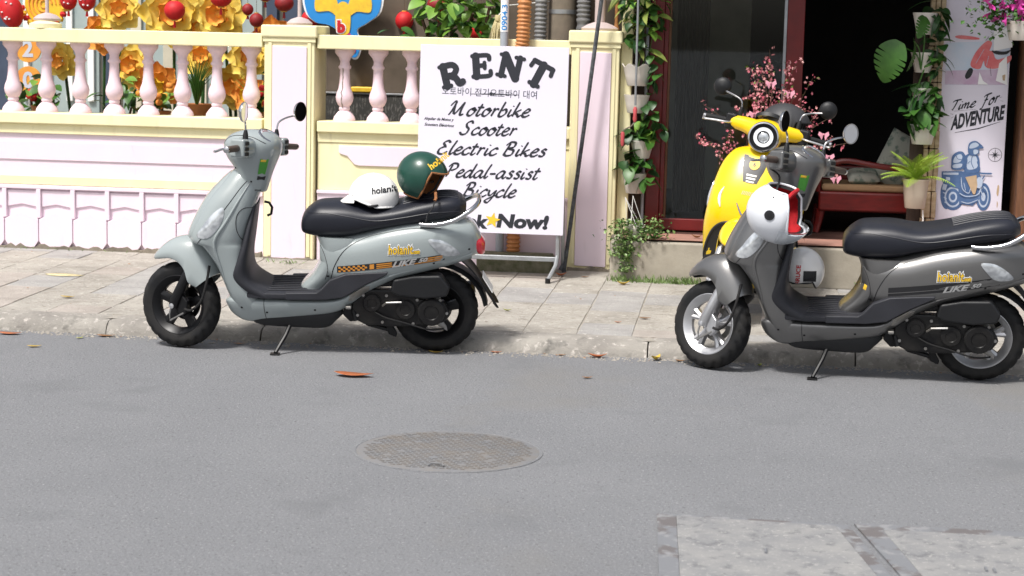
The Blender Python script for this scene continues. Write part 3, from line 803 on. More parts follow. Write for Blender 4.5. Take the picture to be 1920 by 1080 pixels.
def scooter(label, group, rear, front, lean, steer, C_):
    """C_: colours and style"""
    rear, front = Vector((*rear, 0)), Vector((*front, 0)); o = (rear + front) / 2
    hd = math.atan2(front.y - rear.y, front.x - rear.x)
    root = thing('motor_scooter', label, 'scooter', (o.x, o.y, C_.get('z', 0.)), 0, group)
    root.rotation_euler = (Matrix.Rotation(hd, 3, 'Z') @ Matrix.Rotation(-R(lean), 3, 'X')).to_euler()
    P = M[C_['paint']]; pl = M['plastic']; RF = .228
    classic = C_.get('classic', False)
    # --- rear wheel, engine
    wheel(root, 'rear_wheel', (-.672, 0, RF + .004), RF, .108, M[C_['rim']], 5, C_.get('silver', False))
    en = MB().prism([(-.24, .30), (-.24, .215), (-.31, .18), (-.46, .172), (-.62, .185), (-.72, .20), (-.755, .25), (-.72, .315), (-.60, .33), (-.46, .375), (-.33, .375)], .075, .135).build('engine_case', M['engine'], root, 30, .012)
    RXm = Matrix.Rotation(-math.pi / 2, 4, 'X')
    for (x, z, r, d) in ((-.655, .262, .073, .026), (-.345, .305, .048, .02), (-.52, .27, .052, .016)):
        MB().lathe([(r, 0), (r, d * .7), (r * .9, d), (r * .55, d), (r * .5, d * .8), (.0, d * .85)], 28, Matrix.Translation((x, .134, z)) @ RXm, False).build('engine_cover', M['engine'], en, 35)
    for i, (x, z) in enumerate([(-.27, .235), (-.30, .345), (-.42, .345), (-.40, .20), (-.56, .195), (-.735, .255), (-.70, .325), (-.47, .36), (-.58, .325)]):
        MB().lathe([(.008, 0), (.008, .008), (.0, .008)], 8, Matrix.Translation((x, .134, z)) @ RXm, False).build('bolt', M['alloy_dull'], en, 30)
    MB().tube([(-.40, .142, .29), (-.42, .155, .31), (-.50, .155, .315)], .006, 6).build('kick_lever', M['alloy_dull'], en)
    MB().prism([(-.455, .44), (-.44, .37), (-.48, .352), (-.62, .338), (-.735, .352), (-.752, .40), (-.70, .468), (-.56, .462)], .085, .172).build('air_box', pl, root, 30, .014)
    MB().tube([(-.30, .09, .36), (-.36, .10, .40), (-.45, .11, .41)], .022, 10).build('intake_hose', M['rubber'], root)
    MB().tube([(-.28, -.06, .24), (-.38, -.12, .19), (-.52, -.16, .22), (-.55, -.165, .235)], .017, 8).build('exhaust_pipe', M['black_metal'], root)
    MB().lathe([(.03, 0), (.048, .02), (.052, .2), (.046, .32), (.02, .335)], 20, Matrix.Translation((-.55, -.165, .235)) @ Matrix.Rotation(-R(78), 4, 'Y')).build('silencer', M['black_metal'], root)
    MB().tube([(-.66, -.10, .24), (-.60, -.12, .42), (-.56, -.12, .56)], .022, 10).build('shock_absorber', M['black_metal'], root)
    # axle bracket, brake, swing parts on the near side
    MB().prism([(-.70, .345), (-.675, .35), (-.66, .26), (-.68, .185), (-.74, .15), (-.735, .175), (-.705, .215)], .098, .116).build('axle_plate', M['alloy_dull'], root, 30, .004)
    br = MB(); br.tube([(-.26, .06, .215), (-.32, .07, .165), (-.44, .075, .135), (-.465, .085, .11)], .011, 8); br.tube([(-.34, .05, .2), (-.40, .06, .15)], .012, 8)
    br.build('centre_stand', M['black_metal'], root)
    MB().prism([(-.44, .19), (-.41, .20), (-.43, .12), (-.47, .105), (-.475, .125)], .075, .10).build('stand_spring_plate', M['black_metal'], root, 30, .004)
    MB().tube([(-.235, .05, .27), (-.25, .13, .25), (-.262, .14, .205)], .014, 8).build('pivot_link', M['black_metal'], root)
    MB().box((-.225, .155, .285), (.03, .045, .016)).build('foot_peg', M['alloy_dull'], root, 0, .005)
    MB().tube(cr([(-.22, .06, .30), (-.26, .10, .36), (-.34, .12, .40), (-.42, .10, .43)], 4), .009, 8).build('fuel_hose', M['rubber'], root)
    MB().tube(cr([(-.30, .145, .30), (-.40, .15, .235), (-.52, .148, .20), (-.64, .14, .165), (-.72, .12, .165)], 4), .0045, 6).build('brake_cable', M['rubber'], root)
    MB().prism([(-.25, .26), (-.20, .28), (-.19, .23), (-.23, .19), (-.27, .20)], .05, .12).build('engine_mount', M['black_metal'], root, 30, .008)
    MB().tube([(-.30, -.05, .18), (-.42, .0, .12), (-.44, .06, .12)], .012, 8).build('stand_crossbar', M['black_metal'], root)
    # side stand, leaning leg on the ground
    zt = math.tan(R(lean)) * .235
    ss = MB().tube([(.07, .10, .20), (.105, .15, .12), (.15, .228, zt + .012)], [.013, .011, .010], 8).build('side_stand', M['black_metal'], root)
    MB().box((.152, .232, zt + .007), (.05, .032, .008), None).build('stand_foot', M['black_metal'], ss, 0, .003)
    # --- body
    ub = MB().loft(xloft([(.30, .24, .19, .10), (.24, .26, .155, .13), (.05, .26, .145, .135), (-.10, .26, .145, .13), (-.155, .26, .185, .12), (-.19, .26, .22, .10)], 24, 4, 4)).build('belly_pan', pl, root, 40)
    if classic:
        sk = [(.985, .36, .25, .085), (.955, .405, .22, .15), (.87, .46, .19, .200), (.74, .52, .20, .222), (.60, .535, .23, .230), (.50, .505, .24, .232), (.40, .46, .235, .222), (.31, .42, .21, .205), (.24, .36, .17, .15), (.19, .28, .13, .12)]
    else:
        sk = [(.985, .345, .262, .045), (.965, .385, .225, .080), (.91, .438, .222, .118), (.83, .508, .248, .158), (.73, .566, .278, .180), (.655, .600, .292, .186), (.612, .606, .298, .184), (.585, .548, .300, .184), (.49, .476, .300, .182), (.40, .438, .275, .180), (.32, .408, .235, .174), (.24, .368, .18, .150), (.19, .29, .13, .12)]
    shd = MB().loft(zloft(sk, 48, 4, 2.9 if not classic else 2.8)).build('leg_shield', P, root, 55)
    if not classic:
        MB().loft(zloft([(.955, .402, .30, .052), (.91, .452, .33, .076), (.83, .523, .38, .108), (.73, .581, .44, .128), (.655, .614, .48, .132), (.625, .616, .49, .126), (.606, .590, .49, .11)], 40, 4, 3.0)).build('nose_panel', P, root, 50)
    if not classic:
        zl = [(.80, .285, .252, .10), (.70, .310, .266, .148), (.60, .338, .280, .174), (.52, .370, .290, .1855), (.45, .405, .284, .1875), (.40, .378, .252, .1875), (.35, .325, .16, .184), (.325, .27, .1, .18)]
    else:
        zl = [(.80, .24, .178, .12), (.60, .27, .215, .19), (.45, .30, .22, .198), (.36, .28, .16, .19), (.325, .25, .1, .18)]
    inn = MB().loft(zloft(zl, 36, 4, 2.8)).build('inner_shield', M['floor_mat'] if not classic else pl, root, 50)
    def taper(rings, k):
        out = []
        for r in rings:
            z0, z1 = min(p[2] for p in r), max(p[2] for p in r)
            out.append([(p[0], p[1] * (1 - k * (1 - (p[2] - z0) / max(1e-6, z1 - z0)) ** 1.5), p[2]) for p in r])
        return out
    skirt = MB().loft(taper(xloft([(.418, .30, .262, .12), (.385, .322, .212, .155), (.31, .322, .172, .170), (.18, .3195, .180, .176), (.04, .3195, .200, .179), (-.10, .321, .222, .180), (-.18, .334, .246, .181), (-.26, .386, .300, .182), (-.33, .428, .356, .182), (-.46, .480, .422, .181), (-.60, .517, .462, .174), (-.74, .552, .500, .155), (-.86, .580, .535, .112)], 36, 4, 5), .32)).build('side_skirt', P, root, 40)
    fl = MB().loft(xloft([(.335, .362, .322, .16), (.26, .358, .3225, .180), (.0, .360, .3225, .183), (-.10, .364, .326, .183), (-.14, .366, .33, .17)], 28, 4, 6)).build('floorboard', M['floor_mat'], root, 40)
    for i in range(9):
        y = -.128 + .032 * i
        MB().box((.09, y, .3605), (.34 if abs(y) > .1 else .30, .012, .0085)).build('floor_rib', M['floor_mat'], fl, 0, .003)
    for s in (1, -1):
        MB().prism([(.10, .3225), (-.10, .327), (-.20, .343), (-.31, .412), (-.425, .470), (-.43, .486), (-.32, .478), (-.21, .468), (-.13, .435), (-.085, .385), (-.06, .366), (.10, .361)], s * .150, s * .1885).build('floor_trim', M['floor_mat'], root, 30, .006)
    pil = MB().loft(zloft([(.358, .035, -.10, .105), (.375, .03, -.12, .108), (.44, -.03, -.18, .125), (.54, -.072, -.26, .145), (.60, -.062, -.3, .150), (.645, -.045, -.3, .145)], 32, 4, 2.8)).build('seat_pillar', P, root, 50)
    rb = MB().loft(xloft([(-.07, .64, .50, .10), (-.12, .648, .41, .142), (-.20, .652, .37, .163), (-.30, .675, .375, .178), (-.42, .715, .41, .188), (-.55, .740, .445, .190), (-.68, .752, .482, .180), (-.78, .748, .515, .150), (-.86, .72, .54, .108), (-.905, .65, .565, .055)], 48, 5, 3.1)).build('rear_body', P, root, 55)
    bv = bvh_of(rb, skirt, shd, pil); bvb = bvh_of(rb)
    # seat
    seat = MB().loft(xloft([(.030, .705, .672, .05), (.015, .752, .648, .095), (-.05, .806, .634, .128), (-.13, .817, .632, .143), (-.22, .817, .640, .148), (-.34, .800, .676, .152), (-.46, .816, .70, .153), (-.60, .852, .722, .150), (-.72, .870, .744, .138), (-.79, .862, .762, .112), (-.825, .825, .778, .06)], 40, 5, 2.7)).build('seat', M['seat'], root, 55)
    bvs = bvh_of(seat)
    for y in (-.075, -.045, -.015, .015, .045, .075):
        pts = []
        for i in range(16):
            x = -.50 - .28 * i / 15; h = bvs.ray_cast(Vector((x, y, 2)), Vector((0, 0, -1)))
            if h[0]: pts.append(h[0] + Vector((0, 0, .0005)))
        MB().tube(pts, .004, 5).build('seat_rib', M['seat'], seat)
    for sd in (1, -1):
        s_ = seam(bvs, [(.0, .765), (-.10, .778), (-.22, .765), (-.36, .748), (-.5, .768), (-.65, .795), (-.79, .80)], .0025, sd)
        if s_: s_.build('seat_piping', M['seat'], seat)
    # grab rail
    MB().tube(cr([(-.59, .150, .735), (-.66, .168, .738), (-.76, .170, .762), (-.845, .150, .812), (-.885, .09, .838), (-.892, 0, .842), (-.885, -.09, .838), (-.845, -.150, .812), (-.76, -.170, .762), (-.66, -.168, .738), (-.59, -.150, .735)], 5), .0125, 10).build('grab_rail', M['chrome'], root)
    # tail lamp, indicators
    MB().loft(xloft([(-.835, .69, .60, .085), (-.875, .675, .565, .088), (-.91, .64, .545, .07), (-.928, .61, .555, .03)], 24, 4, 2.6)).build('tail_lamp', M['lens_red'], root)
    MB().loft(xloft([(-.80, .715, .67, .10), (-.85, .702, .66, .10), (-.88, .685, .655, .07)], 20, 3, 3)).build('tail_lamp_trim', M['chrome'], root)
    for sd in (1, -1):
        il = patch(bvb, cr([(-.636, .662), (-.70, .660), (-.76, .625), (-.80, .580), (-.76, .570), (-.705, .580), (-.665, .618)], 4, True), .003, sd, .007).build('rear_indicator', M['lens'], root, 50)
        fi = patch(bv, cr([(.556, .650) if not classic else (.44, .62), (.525, .70) if not classic else (.43, .66), (.475, .765) if not classic else (.41, .72), (.420, .805) if not classic else (.385, .76), (.412, .765) if not classic else (.38, .735), (.440, .700) if not classic else (.405, .67), (.498, .645) if not classic else (.425, .62)], 4, True), .003, sd, .006).build('front_indicator', M['lens'], root, 50)
        if not classic:
            for ln in ([(.560, .60), (.50, .68), (.445, .75), (.39, .82), (.33, .90), (.29, .94)], [(.26, .79), (.31, .80), (.345, .765), (.35, .70), (.33, .64), (.30, .61)], [(-.13, .42), (-.15, .50), (-.20, .585), (-.28, .64), (-.40, .682), (-.55, .712), (-.70, .715)]):
                s_ = seam(bv, ln, .0024, sd)
                if s_: s_.build('panel_seam', M['decal_black'], root)
            s_ = None
            q = [drape(bv, x, z, .001, sd) for x, z in cr([(.27, .945), (.335, .845), (.40, .735), (.452, .655), (.462, .60), (.445, .53), (.425, .46), (.412, .40)], 6)]
            q = [p for p in q if p is not None]
            MB().tube(q, [.003 + .006 * math.sin(math.pi * i / (len(q) - 1)) for i in range(len(q))], 8).build('shield_rim', P, root)
            for ln in ([(.215, .318), (.213, .26), (.205, .195)], [(-.075, .60), (-.10, .55), (-.115, .48), (-.10, .42)]):
                s_ = seam(bv, ln, .0018, sd)
                if s_: s_.build('panel_seam', M['decal_black'], root)
            for sx, sz in ((.20, .245), (-.05, .265), (.33, .27), (-.115, .44), (-.665, .535), (-.845, .60)):
                p_ = drape(bv, sx, sz, .0005, sd)
                if p_ is not None: MB().sphere(tuple(p_), (.0065, .003, .0065), 8).build('screw', M['black_metal'], root)
            rl = patch(bv, [(-.225, .352), (-.305, .402), (-.335, .405), (-.33, .375), (-.25, .318), (-.225, .318)], .004, sd).build('skirt_vent', M['alloy_dull'], root, 40)
    # rear mudguard, plate, inner guard
    mg = MB(); rings = []
    for x, z, w in cr([(-.80, .53, .09), (-.86, .47, .085), (-.92, .385, .075), (-.985, .285, .055), (-.995, .262, .045)], 4):
        rings.append([(x, w, z), (x + .02, w * .6, z + .018), (x + .02, -w * .6, z + .018), (x, -w, z), (x - .012, -w, z), (x + .006, -w * .6, z + .012), (x + .006, w * .6, z + .012), (x - .012, w, z)])
    mg.loft(rings).build('rear_mudguard', pl, root, 40)
    npl = MB().box((0, 0, 0), (.004, .13, .10), Matrix.Translation((-.945, 0, .392)) @ Matrix.Rotation(R(32), 4, 'Y')).build('number_plate', M['decal_white'], root, 0, .001)
    ig = MB(); rings = []
    for k in range(13):
        a = R(50) + R(120) * k / 12; c = Vector((-.672, 0, RF)); u = Vector((math.cos(a), 0, math.sin(a)))
        rings.append([c + u * .262 + Vector((0, .066, 0)), c + u * .28 + Vector((0, .045, 0)), c + u * .28 - Vector((0, .045, 0)), c + u * .262 - Vector((0, .066, 0)), c + u * .258 - Vector((0, .06, 0)), c + u * .258 + Vector((0, .06, 0))])
    ig.loft(rings).build('inner_mudguard', pl, root, 40)
    # hook on the inner shield
    MB().tube([(.225, 0, .80), (.20, 0, .795), (.185, 0, .77), (.19, 0, .735), (.21, 0, .725)], .007, 8).build('bag_hook', M['black_metal'], root)
    if C_['deco'] == 'black': patch(bvh_of(pil), [(-.085, .515), (-.078, .490), (-.092, .486), (-.098, .510)], .002).build('yellow_label', M['decal_yellow'], root, 0)
    # --- decals
    for sd in (1,) if not classic else ():
        sticker(bvb, root, -.431, .583 if C_['deco'] == 'orange' else .566, .066, side=sd, ang=R(3))
        z0 = lambda x: .470 + (-.176 - x) * .150
        def band(x0, x1, a, b):
            n = 10; t = [x0 + (x1 - x0) * i / n for i in range(n + 1)]
            vs = [(x, z0(x) + a) for x in t] + [(x, z0(x) + b) for x in t]
            return vs, [(i, i + 1, i + n + 2, i + n + 1) for i in range(n)]
        if C_['deco'] == 'orange':
            st = drape_vf(bvb, band(-.165, -.72, 0, .034), .0012).build('stripe_decal', M['decal_black'], root, 0)
            ck = MB(); base = drape_vf
            for i in range(12):
                for j in range(3):
                    if (i + j) % 2: continue
                    x = -.172 - i * .0125; vs, fs = [(x, z0(x) + .003 + j * .0095), (x - .0125, z0(x) + .003 + j * .0095), (x - .0125, z0(x) + .0125 + j * .0095), (x, z0(x) + .0125 + j * .0095)], [(0, 1, 2, 3)]
                    drape_vf(bvb, (vs, fs), .002).build('checker_square', M['decal_orange'], st, 0)
            for a, b, x0, x1 in ((.004, .030, -.335, -.358), (.003, .009, -.37, -.70), (.013, .019, -.37, -.45), (.023, .029, -.37, -.45), (.013, .019, -.62, -.71), (.023, .029, -.62, -.71)):
                drape_vf(bvb, band(x0, x1, a, b), .002).build('stripe_bar', M['decal_orange'], st, 0)
            tz, tm, tx0 = .036, 'decal_silver', -.45
        else:
            st = drape_vf(bvb, band(-.20, -.735, -.004, .040), .0012).build('stripe_decal', M['decal_black'], root, 0)
            drape_vf(bvb, band(-.20, -.735, .010, .014), .002).build('stripe_bar', M['paint_graphite'], st, 0)
            tz, tm, tx0 = .024, 'decal_silver', -.46
        vs, fs = text_mb('LIKE', .052, .0022, .35, 1.25); w_ = max(p[0] for p in vs); v2, f2 = text_mb('50', .036, .0016, .35, 1.3)
        allv = list(vs) + [(p[0] + w_ + .006, p[1] + .008) for p in v2]; allf = list(fs) + [tuple(i + len(vs) for i in f) for f in f2]
        tag(drape_vf(bvb, ([(tx0 - a * .92, z0(tx0 - a) - .006 + b * .8 + (.0 if C_['deco'] != 'orange' else .008)) for a, b in allv], allf), .003).build('model_lettering', M[tm], st, 0), kind='stuff')
    # --- steered front end; pivot on the steering axis
    ax0 = Vector((.665, 0, .235)); axd = Vector((-.46, 0, 1)).normalized()
    Ms = Matrix.Translation(ax0) @ Matrix.Rotation(R(steer), 4, axd) @ Matrix.Translation(-ax0)
    def S(ob):
        ob.matrix_basis = Ms @ ob.matrix_basis
        return ob
    S(wheel(root, 'front_wheel', (.668, 0, RF + .004), RF, .105, M[C_['rim']], 5, C_.get('silver', False)))
    fm = M[C_['fork']]
    for s in (1, -1):
        S(MB().tube([(.672, s * .078, .225), (.66, s * .078, .265), (.60, s * .07, .405), (.575, s * .055, .465)], [.026, .029, .025, .023], 14).build('fork_leg', fm, root))
        S(MB().lathe([(.0, 0), (.012, 0), (.014, .012), (.0, .014)], 12, Matrix.Translation((.668, s * .095, .232)) @ Matrix.Rotation(-s * math.pi / 2, 4, 'X'), False).build('axle_nut', M['alloy'], root))
    S(MB().prism([(.63, .30), (.59, .26), (.59, .20), (.62, .175), (.645, .20), (.655, .25)], .048, .08).build('brake_caliper', fm if C_.get('silver') else M['black_metal'], root, 30, .006))
    S(MB().tube(cr([(.60, .085, .22), (.555, .092, .22), (.50, .095, .27), (.475, .09, .36), (.47, .07, .46)], 5), .007, 8).build('brake_hose', M['rubber'], root))
    S(MB().tube([(.672, .098, .235), (.68, .10, .19), (.675, .10, .155), (.60, .095, .20)], .005, 6).build('brake_cable', M['alloy_dull'], root))
    # front fender: arched shell
    fd = MB(); rings = []; n = 14
    keyf = [(.838, .470, .020, .0), (.822, .498, .058, .022), (.775, .548, .083, .062), (.71, .588, .095, .092), (.63, .605, .100, .125), (.555, .590, .100, .155), (.49, .515, .096, .16), (.450, .415, .085, .10)]
    for x, z, hw, dp in cr(keyf, 4):
        a = math.atan2(z - .232, x - .668); u = Vector((math.cos(a), 0, math.sin(a)))
        ring = []
        for j in range(n + 1):
            t = -1 + 2 * j / n; ring.append(Vector((x, hw * math.sin(t * math.pi / 2), z)) - u * (dp * (abs(t) ** 2.2)) - u * .012 * abs(t))
        for j in range(n, -1, -1):
            t = -1 + 2 * j / n; ring.append(Vector((x, (hw - .005) * math.sin(t * math.pi / 2), z)) - u * (dp * (abs(t) ** 2.2) + .006) - u * .012 * abs(t))
        rings.append(ring)
    S(fd.loft(rings).build('front_fender', P, root, 50))
    # headset
    if not classic:
        hk = [(.862, .315, .205, .062), (.875, .322, .198, .070), (.92, .338, .186, .080), (.98, .365, .170, .090), (1.03, .398, .156, .108), (1.08, .414, .142, .120), (1.115, .408, .143, .119), (1.143, .385, .160, .106), (1.163, .350, .190, .083), (1.177, .305, .228, .048), (1.181, .275, .255, .015)]
    else:
        hk = [(.93, .33, .21, .05), (.96, .36, .19, .065), (1.00, .385, .175, .085), (1.05, .405, .165, .10), (1.10, .395, .165, .098), (1.135, .35, .19, .075), (1.15, .30, .23, .03)]
    if not classic: hk = [(z, xf + .012 * min(1, max(0, (z - .95) * 8)), xb - .008 * min(1, max(0, (z - .95) * 8)), w * (1 + .16 * min(1, max(0, (z - .9) * 8)))) for z, xf, xb, w in hk]
    hs1 = S(MB().loft(zloft(hk, 40, 4, 2.3)).build('headset_cowl', P, root, 55))
    bvh = bvh_of(hs1)
    bz = 1.085 if not classic else 1.09
    for s in (1, -1):
        arm = []
        for y, x, z, rx, rz in cr(([(.06, .275, bz, .085, .062), (.12, .262, bz + .004, .066, .055), (.175, .25, bz + .004, .052, .047), (.205, .245, bz + .004, .044, .040)] if not classic else [(.05, .285, bz - .01, .080, .058), (.12, .265, bz + .004, .056, .046), (.185, .252, bz + .006, .042, .038), (.215, .246, bz + .006, .034, .032)]), 4):
            arm.append([(x + rx * sup(math.cos(2 * math.pi * j / 20), 2.6), s * y, z + rz * sup(math.sin(2 * math.pi * j / 20), 2.6)) for j in range(20)])
        S(MB().loft(arm).build('handlebar_cowl', P, root, 50))
        sb = S(MB().box((.240, s * .212, bz + .004), (.082, .062, .094)).build('switch_box', P if not classic else pl, root, 30, .012))
        for k, dz in enumerate((.026, -.002, -.028)):
            MB().box((.199, s * .212, bz + .004 + dz), (.012, .034, .019)).build('switch', pl, sb, 0, .003)
        S(MB().tube([(.24, s * .235, bz + .004), (.235, s * .255, bz + .004), (.226, s * .36, bz), (.2255, s * .363, bz)], [.017, .0175, .0165, .015], 14).build('hand_grip', M[C_['grip']], root))
        S(MB().lathe([(.0, 0), (.0165, 0), (.0165, .012), (.010, .016), (.0, .016)], 14, Matrix.Translation((.2255, s * .362, bz)) @ Matrix.Rotation(-s * math.pi / 2, 4, 'X'), False).build('bar_end', M['chrome'], root))
        S(MB().tube(cr([(.275, s * .205, bz), (.305, s * .235, bz - .002), (.300, s * .30, bz - .006), (.290, s * .355, bz - .012), (.294, s * .372, bz - .012)], 4), .0065, 8).build('brake_lever', M['alloy'], root))
        # mirror: boot, stem, head
        by = .165 if not classic else .17
        mx, my, mz = C_.get('mir', (.175, .30, 1.275))
        S(MB().lathe([(.015, 0), (.014, .03), (.008, .055)], 12, Matrix.Translation((.235, s * by, bz + .04))).build('mirror_boot', pl, root))
        S(MB().tube(cr([(.235, s * by, bz + .09), (.232, s * (by + .012), bz + .13), (.215, s * (by + .06), mz - .035), (mx + .012, s * (my - .015), mz - .018), (mx + .012, s * my, mz)], 5), .0052, 8).build('mirror_stem', M['chrome'], root))
        mhd = Matrix.Translation((mx, s * my, mz)) @ Matrix.Rotation(s * R(C_.get('mtoe', 14)), 4, 'Z') @ Matrix.Rotation(R(-90), 4, 'Y')
        mr = S(MB().lathe([(.0, -.022), (.03, -.019), (.047, -.008), (.052, .002), (.0515, .006), (.047, .006)], 32, mhd, False).build('mirror_housing', M['chrome'] if not classic else pl, root, 50))
        MB().lathe([(.0, .0048), (.047, .0048)], 32, mhd, False).build('mirror_glass', M['mirror'], mr)
    # dial pod on top of the cowl, facing the rider
    dm_ = Matrix.Translation((.185, 0, bz + .062)) @ Matrix.Rotation(R(-38), 4, 'Y') @ Matrix.Scale(1.45, 4, (0, 1, 0))
    dp_ = S(MB().lathe([(.058, -.02), (.060, .004), (.054, .008), (.050, .004)], 32, dm_, False).build('dial_bezel', M['chrome'] if not classic else pl, root))
    MB().lathe([(.052, .004), (.03, .008), (.0, .009)], 32, dm_, False).build('dial_face', M['gauge'], dp_)
    if not classic:
        g1 = patch(bvh, [(.157, 1.035), (.182, 1.035), (.205, .955), (.182, .955)], .0035).build('green_label', M['decal_green'], hs1, 0)
        patch(bvh, [(.182, .945), (.206, .945), (.212, .925), (.188, .925)], .0035).build('grey_label', M['decal_black'], hs1, 0)
        patch(bvh, [(.164, 1.031), (.180, 1.031), (.183, 1.020), (.167, 1.020)], .005).build('label_print', M['decal_yellow'], g1, 0)
        MB().tube([p for p in (drape(bvh, x, .872, .0005) for x in (.315, .30, .28, .26, .24, .22, .205)) if p is not None], .003, 6).build('neck_seam', M['decal_black'], hs1)
        for ln in ([(.40, 1.10), (.36, 1.135), (.30, 1.148), (.22, 1.142), (.16, 1.115)],):
            s_ = seam(bvh, ln, .002)
            if s_: s_.build('cowl_seam', M['decal_black'], hs1)
        for sx, sz in ((.24, .915), (.33, .98)):
            p_ = drape(bvh, sx, sz, .0005)
            if p_ is not None: MB().sphere(tuple(p_), (.006, .003, .006), 8).build('screw', M['black_metal'], hs1)
        # headlight on the nose of the cowl
        S(MB().sphere((.385, 0, 1.075), (.035, .075, .06), 20).build('headlamp', M['lens'], root))
    else:
        hm = Matrix.Translation((.375, 0, 1.055)) @ Matrix.Rotation(R(84), 4, 'Y')
        hl = S(MB().lathe([(.088, -.03), (.090, .03), (.086, .042), (.078, .044), (.074, .034)], 40, hm, False).build('headlamp', M['chrome'], root, 40))
        MB().lathe([(.076, .033), (.056, .030), (.0, .028)], 40, hm, False).build('headlamp_reflector', M['black_metal'], hl)
        MB().lathe([(.056, .031), (.056, .040), (.036, .040), (.036, .031)], 40, hm, False).build('light_ring', M['lens_glow'], hl)
        MB().lathe([(.0, .038), (.022, .036), (.030, .030)], 30, hm, False).build('projector_lens', M['lens'], hl)
        # horn-cast trim with round sticker and vents on the shield, chevron, side slots, wheel arch edge
        def fx(bvq, y, z, off):
            h = bvq.ray_cast(Vector((1.5, y, z)), Vector((-1, 0, 0)))
            return (h[0] + Vector((off, 0, 0))) if h[0] else None
        bsh = bvh_of(shd)
        def fpatch(name, pts, off, m, par, n=4):
            vs, fs = subdiv_poly(pts, n); out = [fx(bsh, a, b, off) or Vector((.4, a, b)) for a, b in vs]
            return MB().add(out, fs).build(name, M[m], par, 40)
        ht = fpatch('horn_cast_trim', [(-.075, .945), (.075, .945), (.062, .875), (.04, .80), (-.04, .80), (-.062, .875)], .003, 'decal_black', root)
        rs = fpatch('round_sticker', [(.031 * math.cos(k * .3927), .902 + .031 * math.sin(k * .3927)) for k in range(16)], .006, 'decal_yellow', ht)
        v6, f6 = text_mb('6', .032, .0006, align='CENTER')
        MB().add([fx(bsh, a, .891 + b, .0075) or Vector((.44, a, b)) for a, b in v6], f6).build('number_six', M['decal_black'], rs, 0)
        for k in range(3):
            fpatch('vent_slat', [(-.03 + .003 * k, .845 - .018 * k), (.03 - .003 * k, .845 - .018 * k), (.029 - .003 * k, .835 - .018 * k), (-.029 + .003 * k, .835 - .018 * k)], .0055, 'alloy_dull', ht, 2)
        for s in (1, -1):
            MB().tube([fx(bsh, s * (.002 + .042 * t), .615 + .062 * t ** 1.2, .003) for t in (0, .25, .5, .75, 1)], [.006, .0055, .005, .004, .003], 6).build('chevron_emblem', M['chrome'], root)
            sl = [fx(bsh, s * (.135 + .016 * math.sin(t * 3.1)), .635 + .115 * t, .002) for t in (0, .2, .4, .6, .8, 1)]
            MB().tube([p for p in sl if p], [.003, .008, .01, .009, .006, .002], 8).build('running_light', M['lens_glow'], root)
            ap = [p for p in (fx(bsh, s * y, z, .002) for y, z in cr([(.0, .560), (.09, .553), (.150, .505), (.185, .42), (.198, .33), (.19, .26)], 5)) if p]
            MB().tube(ap, .009, 6).build('arch_trim', M['decal_black'], root)
        fpatch('arch_recess', cr([(0, .553), (.09, .545), (.145, .498), (.178, .42), (.19, .33), (.18, .25), (-.18, .25), (-.19, .33), (-.178, .42), (-.145, .498), (-.09, .545)], 3, True), .003, 'decal_black', root)
        vt, ft = text_mb('|||||||', .022, .0004, .25, align='CENTER', space=1.3)
        tag(MB().add([fx(bsh, a, .735 + b, .002) or Vector((.5, a, b)) for a, b in vt], ft).build('shield_lettering', M['decal_silver'], root, 0), kind='stuff')
    return root
def at_scooter(root, p, rot=None):
    """world point for a local scooter point"""
    return (Matrix.Translation(root.location) @ root.rotation_euler.to_matrix().to_4x4()) @ Vector(p)

sc_sage = scooter('light grey green scooter with black wheels and orange checker stripe, parked below the rent sign', 'scooters for rent', (-.41, -.06), (-1.735, -.24), 9, -24,
                  dict(paint='paint_sage', rim='black_metal', fork='black_metal', grip='grip_brown', deco='orange', mtoe=9))
sc_graph = scooter('dark graphite grey scooter with silver wheels parked at the kerb by the shop', 'scooters for rent', (2.405, -.21), (1.05, -.17), 9, -37,
                   dict(paint='paint_graphite', rim='alloy', fork='alloy', grip='grip_brown', deco='black', silver=True, mtoe=12))

# ------------------------------------------------------------------ yellow scooter on the footway
sc_yel = scooter('bright yellow scooter with a round headlamp standing on the footway before the shop', 'scooters for rent', (1.305, 2.02), (1.07, .70), 9, 6,
                 dict(paint='paint_yellow', rim='alloy', fork='alloy', grip='rubber', deco='none', classic=True, z=.095, mir=(.20, .31, 1.275), mtoe=4))

